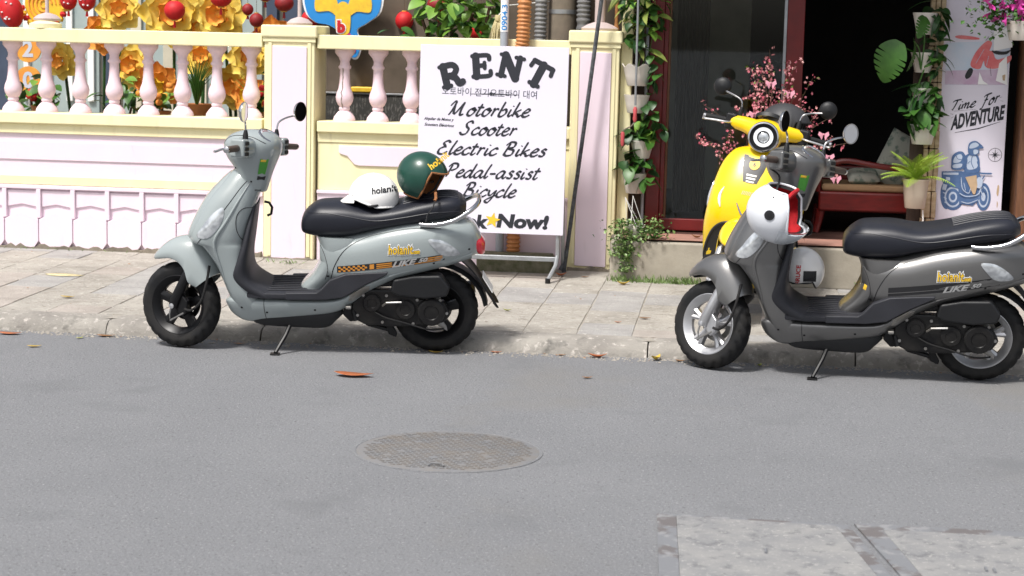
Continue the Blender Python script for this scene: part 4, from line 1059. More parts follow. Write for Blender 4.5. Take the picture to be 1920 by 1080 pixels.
# ------------------------------------------------------------------ helmets
def helmet(label, c, rot, size, shell, lining, trim, style='open', text=None, parent_extra=None):
    t = thing('helmet', label, 'helmet', c, 0, 'helmets with the scooters')
    Q = Euler([R(a) for a in rot]).to_matrix().to_4x4()
    rx, ry, rz = .140 * size, .120 * size, .130 * size
    def el(az):
        a = abs((az + math.pi) % (2 * math.pi) - math.pi); a = math.degrees(a)
        if style == 'open':
            k = min(1, max(0, (a - 52) / 16)); k = k * k * (3 - 2 * k); return R(22 + (-58 - 22) * k)
        if style == 'half':
            k = min(1, max(0, (a - 60) / 50)); return R(-4 - 20 * k)
        k = min(1, max(0, (a - 52) / 12)); k = k * k * (3 - 2 * k); return R(20 + (-62 - 20) * k)
    n, m = 64, 16
    def surf(f, lo=0.):
        vs = []; fs = []
        for i in range(n):
            az = 2 * math.pi * i / n; e0 = el(az) + lo
            for j in range(m):
                e = math.pi / 2 * .999 + (e0 - math.pi / 2) * j / (m - 1)
                vs.append((rx * f * math.cos(e) * math.cos(az), ry * f * math.cos(e) * math.sin(az), rz * f * math.sin(e)))
        for i in range(n):
            for j in range(m - 1): a, b = i * m + j, ((i + 1) % n) * m + j; fs.append((a, a + 1, b + 1, b))
        return vs, fs
    so = surf(1.0); si = surf(.86)
    sh_ = MB().add(*so, Q).build('shell', M[shell], t, 60)
    MB().add(*si, Q).build('lining', M[lining], t, 60)
    rim = [Vector(so[0][i * m + m - 1]) * .95 for i in range(n)]
    pts = []
    rm = MB(); r1 = [so[0][i * m + m - 1] for i in range(n)]; r2 = [si[0][i * m + m - 1] for i in range(n)]
    rm.loft([[Q @ Vector(p) for p in r1], [Q @ Vector(p) for p in r2]], False); rm.build('edge_pad', M['lining_black'], t)
    MB().tube([Q @ Vector(p) for p in r1], .0055 * size, 8, closed=True).build('edge_trim', M[trim], t)
    bvq = bvh_of(sh_)
    def dec(vf, off, name, m_, side=-1):
        out = []
        for u, v in vf[0]:
            h = bvq.ray_cast(Vector((u, -1, v)), Vector((0, 1, 0))); out.append((h[0] + Vector((0, -off, 0))) if h[0] else Vector((u, -.05, v)))
        return tag(MB().add(out, vf[1]).build(name, M[m_], t, 0), kind='stuff')
    return t, Q, (rx, ry, rz), dec
def place_vf(vf, x, z, ang=0., s=1.):
    c, q = math.cos(ang), math.sin(ang)
    return [(x + s * (a * c - b * q), z + s * (a * q + b * c)) for a, b in vf[0]], *vf[1:]
# white half helmet with peak on the sage seat
p = at_scooter(sc_sage, (-.345, .02, .845))
t, Q, rr, dec = helmet('white half helmet with a short peak lying on the seat beside the green helmet', p, (0, 2, 176), .95, 'helmet_white', 'lining_black', 'helmet_white', 'half')
pk = MB(); A = []; B = []
for i in range(15):
    a = R(-58 + 116 * i / 14); d = .048 * math.cos(a * 1.35)
    A.append(Q @ Vector((rr[0] * .99 * math.cos(a), rr[1] * .99 * math.sin(a), .012))); B.append(Q @ Vector((rr[0] * math.cos(a) + d, rr[1] * 1.0 * math.sin(a), -.022)))
n_ = len(A); up_ = Vector((0, 0, .006))
pk.add([*A, *B, *[q - up_ for q in A], *[q - up_ for q in B]], [(i, i + 1, n_ + i + 1, n_ + i) for i in range(n_ - 1)] + [(2 * n_ + i, 3 * n_ + i, 3 * n_ + i + 1, 2 * n_ + i + 1) for i in range(n_ - 1)] + [(n_ + i, n_ + i + 1, 3 * n_ + i + 1, 3 * n_ + i) for i in range(n_ - 1)])
pk.build('peak', M['helmet_white'], t)
dec(place_vf(text_mb('hoianit', .045, .0012, 0, .95), .012, .022, R(8)), .002, 'lettering', 'decal_black')
dec(([(-.125, .005), (-.095, .0), (-.094, .008), (-.124, .014)], [(0, 1, 2, 3)]), .002, 'side_vent', 'decal_black')
MB().tube([(-.02, -.09, -.03), (0, -.11, -.042), (.03, -.11, -.04), (.05, -.09, -.03)], .007, 6).build('chin_strap', M['lining_black'], t)
# green helmet
p = at_scooter(sc_sage, (-.597, .03, .962))
t, Q, rr, dec = helmet('dark green open face helmet with tan leather edge lying on the rear of the seat', p, (0, 14, -14), .98, 'helmet_green', 'leather', 'leather', 'open')
dec(place_vf(text_mb('hoianit', .05, .0016, 0, .8), .062, .040, R(40)), .002, 'lettering', 'decal_yellow')
dec(([(.04 + .008 * math.cos(k * .785), -.035 + .008 * math.sin(k * .785)) for k in range(8)], [tuple(range(8))]), .002, 'snap_button', 'decal_black')
MB().tube([(.085, -.09, -.075), (.09, -.105, -.105), (.085, -.115, -.115)], .008, 6).build('strap_loop', M['leather'], t)
MB().tube([(.085, -.115, -.12), (.08, -.135, -.15), (.055, -.155, -.185), (.048, -.165, -.23)], .004, 6).build('chin_strap', M['lining_black'], t)
# silver white helmet with red lining hanging on the graphite scooter's bar
p = at_scooter(sc_graph, (.352, .27, .90))
t, Q, rr, dec = helmet('white helmet with red lining and clear visor hanging upturned from the graphite scooter handlebar', p, (190, 16, -16), 1.14, 'helmet_silver', 'lining_red', 'helmet_silver', 'open')
for sgn, k in ((-1, 1),):
    dec(([(-.045 + .025 * math.cos(k * .39), .0 + .025 * math.sin(k * .39)) for k in range(16)], [tuple(range(16))]), .004, 'visor_pivot', 'decal_black')
    dec(([(-.045 + .012 * math.cos(k * .785), .0 + .012 * math.sin(k * .785)) for k in range(8)], [tuple(range(8))]), .006, 'pivot_screw', 'plastic')
vs_ = []; fs_ = []
for i in range(17):
    a = R(-70 + 140 * i / 16)
    for j in range(5):
        e = R(16 + 42 * j / 4)
        vs_.append(Q @ Vector((rr[0] * 1.09 * math.cos(e) * math.cos(a) + .0, rr[1] * 1.07 * math.cos(e) * math.sin(a), rr[2] * 1.06 * math.sin(e) - .005)))
for i in range(16):
    for j in range(4): fs_.append((i * 5 + j, i * 5 + j + 1, (i + 1) * 5 + j + 1, (i + 1) * 5 + j))
MB().add(vs_, fs_).build('visor', M['visor'], t, 60)
MB().tube([Q @ Vector((.02, -.09, -.07)), Q @ Vector((.05, -.04, -.13)), Q @ Vector((.05, .04, -.13)), Q @ Vector((.02, .09, -.07))], .011, 8).build('chin_strap', M['lining_red'], t)
MB().tube(cr([tuple(Q @ Vector((-.02, .10, -.10))), (.0, .06, .17), (-.05, .05, .215)], 5), .005, 6).build('hanging_strap', M['lining_black'], t)
dec(place_vf(text_mb('||||||', .012, .0003, 0, 1), .085, -.03, R(-2)), .003, 'lettering', 'decal_black')
# white and black helmet hanging behind the graphite scooter shield
t, Q, rr, dec = helmet('white helmet with red lettering and a black block hanging inside the graphite scooter leg shield', (1.508, -.16, .525), (8, 72, 0), .84, 'helmet_white', 'lining_black', 'decal_black', 'open')
dec(subdiv_poly([(.0 + .012 * k, -.052) for k in range(6)] + [(.066, -.052 + .012 * k) for k in range(5)] + [(.066 - .012 * k, .004) for k in range(6)] + [(.0, .004 - .012 * k) for k in range(4)], 6), .003, 'black_block', 'decal_black')
dec(place_vf(text_mb('BRUCE', .03, .0008, 0, 1.1), -.018, -.07, R(88)), .0035, 'lettering', 'decal_red')
MB().tube([(-.03, 0, .08), (-.04, .0, .16), (-.03, .02, .21)], .006, 6).build('hanging_strap', M['lining_black'], t)
# dark helmet on the yellow scooter
t, Q, rr, dec = helmet('matt dark grey helmet resting on the bars of the yellow scooter behind its headlamp', (1.41, 1.22, 1.18), (0, 8, -20), 1.12, 'helmet_dark', 'lining_black', 'lining_black', 'open')

# ------------------------------------------------------------------ rent sign on a steel stand
sg = thing('rent_sign', 'white board listing motorbike and bicycle rental on a grey steel stand', 'sign', (-.918, 2.18, .11))
tilt = R(-4.0)
BW, BH = .965, 1.205
Bm = Matrix.Translation((0, .0, .295)) @ Matrix.Rotation(tilt, 4, 'X')
MB().box((BW / 2, .006, BH / 2), (BW, .012, BH), Bm).build('board', M['sign_board'], sg, 0, .002)
Lm = Bm @ Matrix.Rotation(math.pi / 2, 4, 'X')     # print plane: local x right, y up, z towards the viewer
def su(px, py):
    l = 790 - 18 * (py - 83) / 347; b = 430 + (px - 772) * 10 / 275
    return (px - l) / 285.5, (b - py) / 288.5
def sprint(name, vf, m='ink', z=.0012, kind=None):
    mb = MB(); flat(mb, vf, Lm, z); o = mb.build(name, M[m], sg, 0)
    return tag(o, kind='stuff')
def sword(word, x0, x1, y, hpx):
    vs, fs, zs = script_word(word, 1.0, .34, .29, .75)
    u0, v0 = su(x0, y); u1, v1 = su(x1, y + (x1 - x0) * .033)
    mx = max(a for a, b in vs); mn = min(a for a, b in vs); sx = (u1 - u0) / (mx - mn); sy = hpx / 288.5
    return [(u0 + (a - mn) * sx, v0 + b * sy + (v1 - v0) * (a - mn) / (mx - mn)) for a, b in vs], fs, zs
for w_, x0, x1, y, h in (('Motorbike', 838, 992, 215, 14.5), ('Scooter', 857, 966, 251, 14), ('Electric Bikes', 815, 1021, 287, 14), ('Pedal-assist', 830, 1008, 330, 14), ('Bicycle', 862, 963, 366, 14)):
    sprint('script_line', sword(w_, x0, x1, y, h))
RENT = {'R': [[(0, 0), (0, 1)], [.55, (-.18, 0), (.2, 0)], [.55, (-.18, 1), (.1, 1)], [.8, (0, 1), (.45, .98), (.62, .75), (.42, .5), (.05, .48)], [.9, (.25, .48), (.5, .3), (.62, .02), (.8, .06)]],
        'E': [[(0, 0), (0, 1)], [.6, (-.16, 0), (.62, 0), (.7, .22)], [.6, (-.16, 1), (.58, 1), (.66, .8)], [.6, (0, .52), (.42, .52)], [.5, (.42, .66), (.42, .38)]],
        'N': [[.8, (0, 0), (0, 1)], [1.1, (.02, 1), (.72, 0)], [.8, (.75, 0), (.75, 1)], [.5, (-.2, 1), (.1, 1)], [.5, (-.2, 0), (.2, 0)], [.5, (.55, 1), (.95, 1)]],
        'T': [[(.38, 0), (.38, 1)], [.65, (-.1, 1), (.86, 1)], [.55, (-.1, 1), (-.14, .72)], [.55, (.86, 1), (.9, .72)], [.55, (.16, 0), (.6, 0)]]}
for ch, x, y, ang, s_ in (('R', 838, 162, 15, 38), ('E', 893, 144, 5, 38), ('N', 938, 142, -11, 38), ('T', 985, 152, -27, 40)):
    u, v = su(x, y); s2 = s_ / 288.5
    sprint('rent_letter', place_vf(fat_letter(RENT[ch], .37), u, v, R(ang), s2), 'ink')
u, v = su(827, 174)
kt = text_mb('오토바이 전기오토바이 대여', .058, 0, 0, 1)
kw = max(a for a, b in kt[0]); ks = (177 / 285.5) / kw
sprint('korean_line', place_vf(([(a * ks, b) for a, b in kt[0]], kt[1]), u, v - .005, R(-1.2)), 'ink_thin')
a_, b_ = su(880, 176), su(970, 179)
sprint('strike_line', ribbon([a_, ((a_[0] + b_[0]) / 2, (a_[1] + b_[1]) / 2 + .002), b_], .007), 'ink', .0016)
sprint('ink_blot', poly2([(su(919, 176)[0] + .012 * math.cos(k * .785), su(919, 176)[1] + .010 * math.sin(k * .785)) for k in range(8)]), 'ink', .002)
for tx_, yy in (('Alquiler de Motos y', 223), ('Scooters Eléctricos', 234)):
    u, v = su(793, yy); tt = text_mb(tx_, .026, .0006, .3, 1); ks = .195 / max(a for a, b in tt[0])
    sprint('small_print', place_vf(([(a * ks, b) for a, b in tt[0]], tt[1]), u, v, R(-1.5)), 'ink')
u, v = su(826, 422); bt = text_mb('Book', .115, .006, .12, 1.); ks = (82 / 285.5) / max(a for a, b in bt[0])
sprint('book_word', place_vf(([(a * ks, b) for a, b in bt[0]], bt[1]), u, v, R(-.5)), 'ink')
u, v = su(923, 423); bt = text_mb('Now!', .115, .006, .12, 1.); ks = (98 / 285.5) / max(a for a, b in bt[0])
sprint('now_word', place_vf(([(a * ks, b) for a, b in bt[0]], bt[1]), u, v, R(-.5)), 'ink')
u, v = su(917, 411)
sprint('yellow_star', poly2([(u + (.052 if k % 2 == 0 else .022) * math.sin(k * math.pi / 5 + .2), v + (.052 if k % 2 == 0 else .022) * math.cos(k * math.pi / 5 + .2)) for k in range(10)]), 'decal_yellow', .003)
for xx in (.02, BW - .035):
    MB().tube([Bm @ Vector((xx, .02, BH)), Bm @ Vector((xx, .024, .0)), (xx, .03, .16), (xx - .005, -.02, .10), (xx - .04, -.13, .02)], .014, 8).build('stand_leg', M['galv'], sg)
    MB().lathe([(.017, 0), (.017, .035)], 10, Matrix.Translation((xx - .042, -.135, -.006))).build('rubber_foot', M['rubber'], sg)
    MB().tube([Bm @ Vector((xx, .03, BH * .8)), (xx, .42, .02)], .012, 8).build('rear_leg', M['galv'], sg)
MB().box((BW / 2, .028, .135), (BW - .06, .028, .03)).build('cross_bar', M['galv'], sg, 0, .004)

# ------------------------------------------------------------------ printed banner on the right
bn = thing('advert_banner', 'tall white banner with a red scooter photo and a blue rider drawing', 'banner', (2.452, 2.835, .40))
BNW, BNH = .43, 2.0
MB().box((BNW / 2, .006, BNH / 2), (BNW, .012, BNH)).build('panel', M['sign_board'], bn, 0, .001)
Bn = Matrix.Rotation(math.pi / 2, 4, 'X')
def bu(px, py): return (px - (1770 - 17 * py / 402)) / 295, .165 + (402 + (px - 1753) * .02 - py) / 285
def bprint(name, vf, m, z):
    mb = MB(); flat(mb, vf, Bn, z); return tag(mb.build(name, M[m], bn, 0), kind='stuff')
def bpoly(name, pts, m, z, smooth=True):
    q = [bu(*p) for p in pts]; return bprint(name, poly2(cr(q, 4, True) if smooth else q), m, z)
bpoly('photo_print', [(1772, 80), (1893, 75), (1885, 158), (1770, 158)], 'photo_blue', .0008, False)
bpoly('photo_ground', [(1770, 132), (1886, 128), (1885, 157.5), (1770, 157.5)], 'photo_shadow', .0016, False)
bpoly('photo_boat', [(1788, 69), (1800, 66), (1830, 70), (1832, 74), (1800, 73)], 'photo_red', .0024)
for k, pts in enumerate(([(1838, 85), (1850, 76), (1858, 80), (1853, 95), (1842, 115), (1836, 128), (1822, 126), (1818, 118), (1826, 100)], [(1845, 100), (1858, 95), (1866, 110), (1880, 108), (1894, 103), (1893, 113), (1878, 124), (1858, 128), (1845, 122)])):
    bpoly('photo_scooter', pts, 'photo_red', .0032 + .0008 * k)
bpoly('photo_wheel', [(1808, 140), (1816, 127), (1823, 130), (1819, 142), (1811, 147)], 'decal_black', .0036)
bpoly('photo_seat', [(1858, 94), (1880, 96), (1893, 93), (1885, 101), (1866, 101)], 'decal_black', .0048)
for (a, b, w) in (((1843, 92), (1828, 118), .008), ((1852, 104), (1848, 122), .008), ((1855, 124), (1857, 141), .006), ((1846, 76), (1852, 68), .007)):
    bprint('photo_highlight', ribbon([bu(*a), bu(*b)], w), 'ink_light' if w > .007 else 'decal_black', .0056)
bpoly('torn_patch', [(1872, 118), (1886, 104), (1888, 158), (1866, 150)], 'card', .0062, False)
bpoly('torn_patch', [(1835, 134), (1842, 150), (1852, 157), (1832, 157)], 'card', .0064, False)
bpoly('torn_spot', [(1878, 140), (1884, 138), (1883, 150), (1879, 149)], 'torn', .007, False)
bpoly('card', [(1861, 55), (1896, 50), (1896, 88), (1861, 95)], 'card', .008, False)
def bscript(word, x0, x1, y0, y1, h, m, w=.2, z=.001):
    vs, fs, zs = script_word(word, 1., .3, w, .7); mn = min(a for a, b in vs); mx = max(a for a, b in vs)
    (u0, v0), (u1, v1) = bu(x0, y0), bu(x1, y1); s = (u1 - u0) / (mx - mn)
    bprint('script_line', ([(u0 + (a - mn) * s, v0 + (v1 - v0) * (a - mn) / (mx - mn) + b * h / 285) for a, b in vs], fs, zs), m, z)
bscript('Time', 1784, 1830, 206, 198, 10, 'ink', .30); bscript('For', 1836, 1874, 200, 188, 11, 'ink', .30)
av = text_mb('ADVENTURE', 1, .045, .18, 1); mw = max(a for a, b in av[0]); (u0, v0), (u1, v1) = bu(1783, 241), bu(1884, 220)
hf = 36 / 285 
bprint('adventure_word', ([(u0 + a / mw * (u1 - u0), v0 + (v1 - v0) * a / mw + b * hf) for a, b in av[0]], av[1]), 'ink', .001)
bprint('underline', ribbon([bu(1790, 247), bu(1835, 239), bu(1876, 226)], .007), 'ink', .001)
bprint('underline', ribbon([bu(1788, 207), bu(1830, 203)], .004), 'ink', .0014)
for a, b in (((1783, 203), (1787, 206)), ((1781, 212), (1787, 213)), ((1874, 181), (1879, 180)), ((1876, 187), (1881, 188)), ((1783, 220), (1788, 217))):
    bprint('dash_mark', ribbon([bu(*a), bu(*b)], .005), 'ink', .001)
# blue rider drawing
def ell(cx, cy, rx, ry, n=20): return [(cx + rx * math.cos(2 * math.pi * k / n), cy + ry * math.sin(2 * math.pi * k / n)) for k in range(n)]
z_ = .001
def bl(pts, m='ink_blue', smooth=True):
    global z_
    z_ += .0003; bpoly('rider_print', pts, m, z_, smooth)
def ln(pts, w=.005, m='ink_blue'):
    global z_
    z_ += .0003; bprint('rider_line', ribbon(cr([bu(*p) for p in pts], 4), w), m, z_)
bl(ell(1776, 364, 12, 27)); bl(ell(1788, 368, 21, 25)); bl(ell(1788, 368, 16, 19.5), 'ink_light'); bl(ell(1788, 368, 13, 16)); bl(ell(1788, 368, 8, 10), 'ink_light'); bl(ell(1788, 368, 5, 6))
bl(ell(1846, 367, 14, 26)); bl(ell(1846, 367, 10, 20), 'ink_light'); bl(ell(1846, 367, 8, 16)); bl(ell(1846, 367, 4, 8), 'ink_light')
bl([(1766, 320), (1802, 319), (1838, 322), (1842, 334), (1836, 350), (1838, 372), (1826, 384), (1800, 381), (1798, 352), (1772, 346), (1766, 336)], smooth=False)
bl([(1769, 322), (1798, 322), (1798, 326), (1769, 326)], 'ink_light', False); bl([(1774, 330), (1782, 331), (1782, 337), (1774, 336)], 'ink_light', False)
bl([(1769, 343), (1777, 345), (1774, 356), (1767, 354)], 'ink_light', False)
bl([(1812, 289), (1826, 284), (1836, 292), (1838, 310), (1832, 322), (1810, 320), (1806, 302)]); bl([(1815, 293), (1826, 288), (1833, 296), (1833, 312), (1815, 315)], 'ink_light')
ln([(1824, 290), (1822, 302), (1827, 314)]); ln([(1833, 300), (1838, 314), (1834, 322)], .009); ln([(1815, 305), (1820, 300)], .004)
bl([(1784, 305), (1786, 290), (1798, 282), (1808, 285), (1810, 300), (1806, 315), (1786, 316)]); bl([(1788, 303), (1791, 292), (1801, 287), (1805, 293), (1800, 302)], 'ink_light'); bl([(1788, 307), (1804, 305), (1802, 312), (1788, 313)], 'ink_light')
ln([(1792, 286), (1796, 296), (1806, 297)], .004); ln([(1806, 284), (1814, 298), (1809, 314)], .006)
bl([(1815, 278), (1818, 266), (1829, 262), (1838, 267), (1845, 275), (1836, 277), (1837, 284), (1828, 290), (1818, 288)]); bl([(1818, 276), (1821, 268), (1830, 265), (1836, 270), (1828, 275)], 'ink_light'); bl([(1826, 279), (1834, 279), (1834, 285), (1827, 287)], 'ink_light')
ln([(1836, 322), (1848, 323), (1862, 323)], .011); ln([(1848, 326), (1842, 340), (1850, 360)], .008); ln([(1842, 328), (1838, 345), (1845, 366)], .005, 'ink_light')
bl([(1836, 330), (1844, 334), (1842, 348), (1834, 350), (1830, 340)], 'ink_light')
ln([(1803, 330), (1806, 352), (1818, 360), (1822, 345)], .005, 'ink_light'); ln([(1800, 360), (1812, 366), (1832, 364), (1840, 356)], .006, 'ink_light'); ln([(1803, 376), (1818, 379), (1836, 372)], .005, 'ink_light'); ln([(1808, 340), (1812, 356)], .004, 'ink_light')
bl([(1811, 330), (1832, 326), (1834, 345), (1830, 362), (1826, 362)], 'torn', False)
for k in range(4): ln([(1767 + k * 1.5, 350 + k * 9), (1773 + k * 1.5, 353 + k * 9)], .006, 'ink_light')
cx_, cy_ = bu(1867, 288)
bprint('compass_ring', (lambda r0, r1, n=28: ([(cx_ + r * math.cos(2 * math.pi * k / n), cy_ + r * math.sin(2 * math.pi * k / n)) for k in range(n) for r in (r0, r1)], [(2 * k, 2 * k + 1, (2 * k + 3) % (2 * n), (2 * k + 2) % (2 * n)) for k in range(n)]))(.042, .045), 'ink', .001)
bprint('compass_star', poly2([(cx_ + (.045 if k % 4 == 0 else .028 if k % 2 == 0 else .009) * math.sin(k * math.pi / 8), cy_ + (.045 if k % 4 == 0 else .028 if k % 2 == 0 else .009) * math.cos(k * math.pi / 8)) for k in range(16)]), 'ink', .0014)
bpoly('worn_spot', [(1873, 345), (1876, 348), (1874, 365), (1871, 360)], 'torn', .0012)
bpoly('worn_spot', [(1872, 375), (1874, 380), (1872, 388)], 'torn', .0012)

# ------------------------------------------------------------------ leaves and plants
def leaf_mesh(name, L, Wd, m, fold=.25, droop=.25, n=6, heart=0.):
    vs = []; fs = []
    for i in range(n + 1):
        t = i / n; w = Wd * math.sin(math.pi * (t ** .75)) ** .8 * .5 + (heart * Wd * .5 * max(0, 1 - t * 5))
        if i == n: w = 0
        z = -droop * L * t * t
        vs += [(t * L, -w, z + fold * w), (t * L, 0, z), (t * L, w, z + fold * w)]
    for i in range(n):
        a = 3 * i; fs += [(a, a + 1, a + 4, a + 3), (a + 1, a + 2, a + 5, a + 4)]
    return MB().add(vs, fs).mesh(name, M[m], 60)
LM = {k: leaf_mesh('leaf', L, w, m, f, d) for k, L, w, m, f, d in (
    ('pothos', .085, .07, 'leaf', .2, .3), ('pothos_dark', .085, .065, 'leaf_dark', .2, .35), ('pothos_lime', .08, .065, 'leaf_lime', .2, .3), ('varieg', .13, .05, 'leaf_varieg', .2, .5),
    ('broad', .13, .085, 'leaf', .2, .3), ('broad_lime', .13, .09, 'leaf_lime', .2, .3), ('long_dark', .15, .04, 'leaf_dark', .2, .5))}
def put_leaf(root, key, p, yaw, pitch, roll=0., s=1.):
    o = link('leaf', LM[key], root); o.location = p; o.rotation_euler = Euler((roll, pitch, yaw)); o.scale = (s, s, s); return o
def leafy(root, keys, n, c, r, face=None, s=(.75, 1.2)):
    for _ in range(n):
        while True:
            q = Vector((rnd.uniform(-1, 1), rnd.uniform(-1, 1), rnd.uniform(-1, 1)))
            if q.length < 1: break
        p = Vector(c) + Vector((q.x * r[0], q.y * r[1], q.z * r[2]))
        put_leaf(root, rnd.choice(keys), p, rnd.uniform(-math.pi, 0) if rnd.random() < .75 else rnd.uniform(0, math.pi), rnd.uniform(-.3, .9), rnd.uniform(-.6, .6), rnd.uniform(*s))
def pot(root, z0, z1, rt, rb, m, scallop=False, name='pot'):
    mb = MB(); n = 32; rings = []
    for r, z, sc in ((rb * .96, z0, 0), (rb, z0 + .004, 0), ((rb + rt) / 2, (z0 + z1) / 2, .4), (rt * .97, z1 - .018, .8), (rt, z1 - .012, 1), (rt * 1.03, z1, 1), (rt * .96, z1, 1), (rt * .92, z1 - .02, .6)):
        rings.append([(r * (1 + (.05 * sc * math.cos(6 * 2 * math.pi * j / n) if scallop else 0)) * math.cos(2 * math.pi * j / n), r * (1 + (.05 * sc * math.cos(6 * 2 * math.pi * j / n) if scallop else 0)) * math.sin(2 * math.pi * j / n), z + (.012 * sc * math.cos(6 * 2 * math.pi * j / n) if scallop else 0)) for j in range(n)])
    mb.loft(rings).build(name, M[m], root, 50)
    MB().lathe([(.0, z1 - .018), (rt * .91, z1 - .022)], 20, cap=False).build('soil', M['soil'], root)
def stems(root, pts_list, r=.003, m='leaf'):
    for pts in pts_list: MB().tube(cr([tuple(p) for p in pts], 4), r, 5).build('stem', M[m], root)
RG = 'pots on the door side rack'
def rack_pot(label, x, y, z0, z1, rt, rb, m, group, scallop=False):
    t = thing('potted_plant', label, 'potted plant', (x, y, z0), 0, group); pot(t, 0, z1 - z0, rt, rb, m, scallop); return t
PY = 2.74
t = rack_pot('white scalloped pot with climbing leaves, topmost on the rack beside the red door', .462, PY, 1.365, 1.50, .098, .068, 'pot_white', RG, True)
leafy(t, ['pothos', 'pothos_dark', 'pothos_lime', 'varieg'], 70, (.03, -.02, .42), (.14, .07, .20))
leafy(t, ['pothos', 'pothos_dark'], 12, (.11, -.02, .12), (.05, .05, .12))
stems(t, [[(0, 0, .12), (.03, -.02, .3), (.0, 0, .6)], [(.02, 0, .12), (.08, -.02, .25), (.10, -.03, .45)], [(.05, 0, .12), (.11, -.04, .1), (.115, -.04, -.05)]])
t = rack_pot('plain white pot below the scalloped pot on the door side rack', .462, PY, 1.185, 1.305, .085, .062, 'pot_white', RG)
leafy(t, ['pothos_dark', 'pothos'], 12, (.085, -.03, .05), (.05, .04, .10))
t = rack_pot('white pot with a trailing vine, third down the door side rack', .508, PY, .885, 1.005, .078, .05, 'pot_white', RG)
leafy(t, ['pothos', 'pothos_lime', 'pothos_dark'], 40, (.03, -.02, .20), (.11, .06, .10)); leafy(t, ['pothos_dark'], 8, (-.09, -.02, .14), (.05, .04, .06))
stems(t, [[(0, 0, .1), (.05, -.03, .2), (.09, -.03, .3)], [(0, 0, .1), (-.06, -.03, .18), (-.1, -.03, .14)]])
t = rack_pot('white pot with broad hanging leaves, lowest on the door side rack', .462, PY, .65, .785, .082, .055, 'pot_white', RG)
leafy(t, ['broad', 'pothos_dark', 'pothos'], 32, (.0, -.02, .19), (.12, .06, .10)); leafy(t, ['broad'], 4, (.09, -.05, .10), (.03, .03, .05))
t = thing('climbing_plant', 'climbing plant with striped leaves hanging above the door side rack', 'plant', (.47, PY, 1.85), 0)
leafy(t, ['varieg', 'long_dark', 'varieg', 'pothos_lime'], 40, (.0, -.03, .10), (.17, .08, .14)); stems(t, [[(-.05, 0, .2), (-.03, 0, 0), (-.04, 0, -.15)], [(.06, 0, .2), (.05, 0, 0), (.06, -.01, -.12)]], .003, 'twig')
# awning crank
t = thing('awning_crank', 'grey crank rod with two red handles hanging before the plant rack', 'crank', (.462, 2.60, 1.1))
MB().tube([(0, 0, .14), (-.005, 0, 1.4)], .0075, 8).build('rod', M['galv'], t)
MB().lathe([(.008, 0), (.015, .02), (.012, .05), (.015, .08), (.008, .1)], 12, Matrix.Translation((0, 0, .03))).build('handle', M['crank_red'], t)
MB().tube([(0, 0, .03), (-.02, 0, .005), (-.065, 0, -.02), (-.075, 0, -.03)], .005, 6).build('crank_arm', M['pole'], t)
MB().lathe([(.008, 0), (.014, .02), (.012, .05), (.014, .08), (.008, .095)], 12, Matrix.Translation((-.077, 0, -.13))).build('handle', M['crank_red'], t)
# basket with trailing small leaves on the step
t = thing('hanging_basket', 'small white basket with pale trailing foliage and white cords on the step', 'plant', (.50, 2.36, .392))
pot(t, 0, .075, .06, .04, 'pot_white', True, 'basket')
for a in range(3):
    MB().tube([(.055 * math.cos(a * 2.1), .055 * math.sin(a * 2.1), .07), (-.02, 0, .27)], .002, 5).build('cord', M['rope'], t); MB().tube([(.055 * math.cos(a * 2.1 + .8), .055 * math.sin(a * 2.1 + .8), .07), (-.07, 0, .26)], .002, 5).build('cord', M['rope'], t)
def small_foliage(n, fn, m, s=(.008, .016)):
    mb = MB()
    for _ in range(n):
        p = Vector(fn()); q = rnd.uniform(*s); E_ = Euler((rnd.uniform(-1, 1), rnd.uniform(-1, 1), rnd.uniform(0, 6.3))).to_matrix().to_4x4()
        mb.add([(-q, 0, 0), (0, -q * .75, q * .2), (q, 0, 0), (0, q * .75, q * .2)], [(0, 1, 2, 3)], Matrix.Translation(p) @ E_)
    return mb
def hb():
    a = rnd.random()
    if a < .5: return (rnd.gauss(-.065, .05), rnd.gauss(-.07, .03), rnd.uniform(-.14, .10) + .02)
    if a < .65: return (rnd.gauss(-.05, .03), rnd.gauss(-.09, .015), rnd.uniform(-.22, -.05))
    return (rnd.gauss(.09, .06), rnd.gauss(-.03, .04), abs(rnd.gauss(0, .06)) + .0)
tag(small_foliage(900, hb, 'leaf_pale').build('foliage', M['leaf_pale'], t, 0), kind='stuff')
tag(small_foliage(350, hb, 'leaf', (.007, .014)).build('foliage', M['leaf'], t, 0), kind='stuff')
# weeds along the foot of the step and in paving joints
wd = MB()
for _ in range(420):
    a = rnd.random()
    if a < .72: x, y = rnd.choice([rnd.gauss(.45, .06), rnd.gauss(.66, .07), rnd.gauss(.83, .06)]), rnd.gauss(2.265, .02)
    elif a < .8: x, y = rnd.gauss(1.98, .03), rnd.gauss(2.27, .02)
    elif a < .88: x, y = rnd.gauss(-1.86, .06), rnd.gauss(2.52, .03)
    else: x, y = rnd.uniform(-4.4, -2.1), rnd.gauss(2.72, .008)
    h = rnd.uniform(.015, .06) * (1 if a < .8 else .5); dx, dy = rnd.gauss(0, .022), rnd.gauss(-.01, .02); z = swz(y)
    wd.add([(x - .003, y, z), (x + .003, y, z), (x + dx * .6 + .003, y + dy * .6, z + h * .7), (x + dx, y + dy, z + h)], [(0, 1, 2), (0, 2, 3)])
tag(wd.build('weeds', M['leaf_pale'], None, 0), 'low green weeds growing along the foot of the step and wall', 'weeds', kind='stuff')
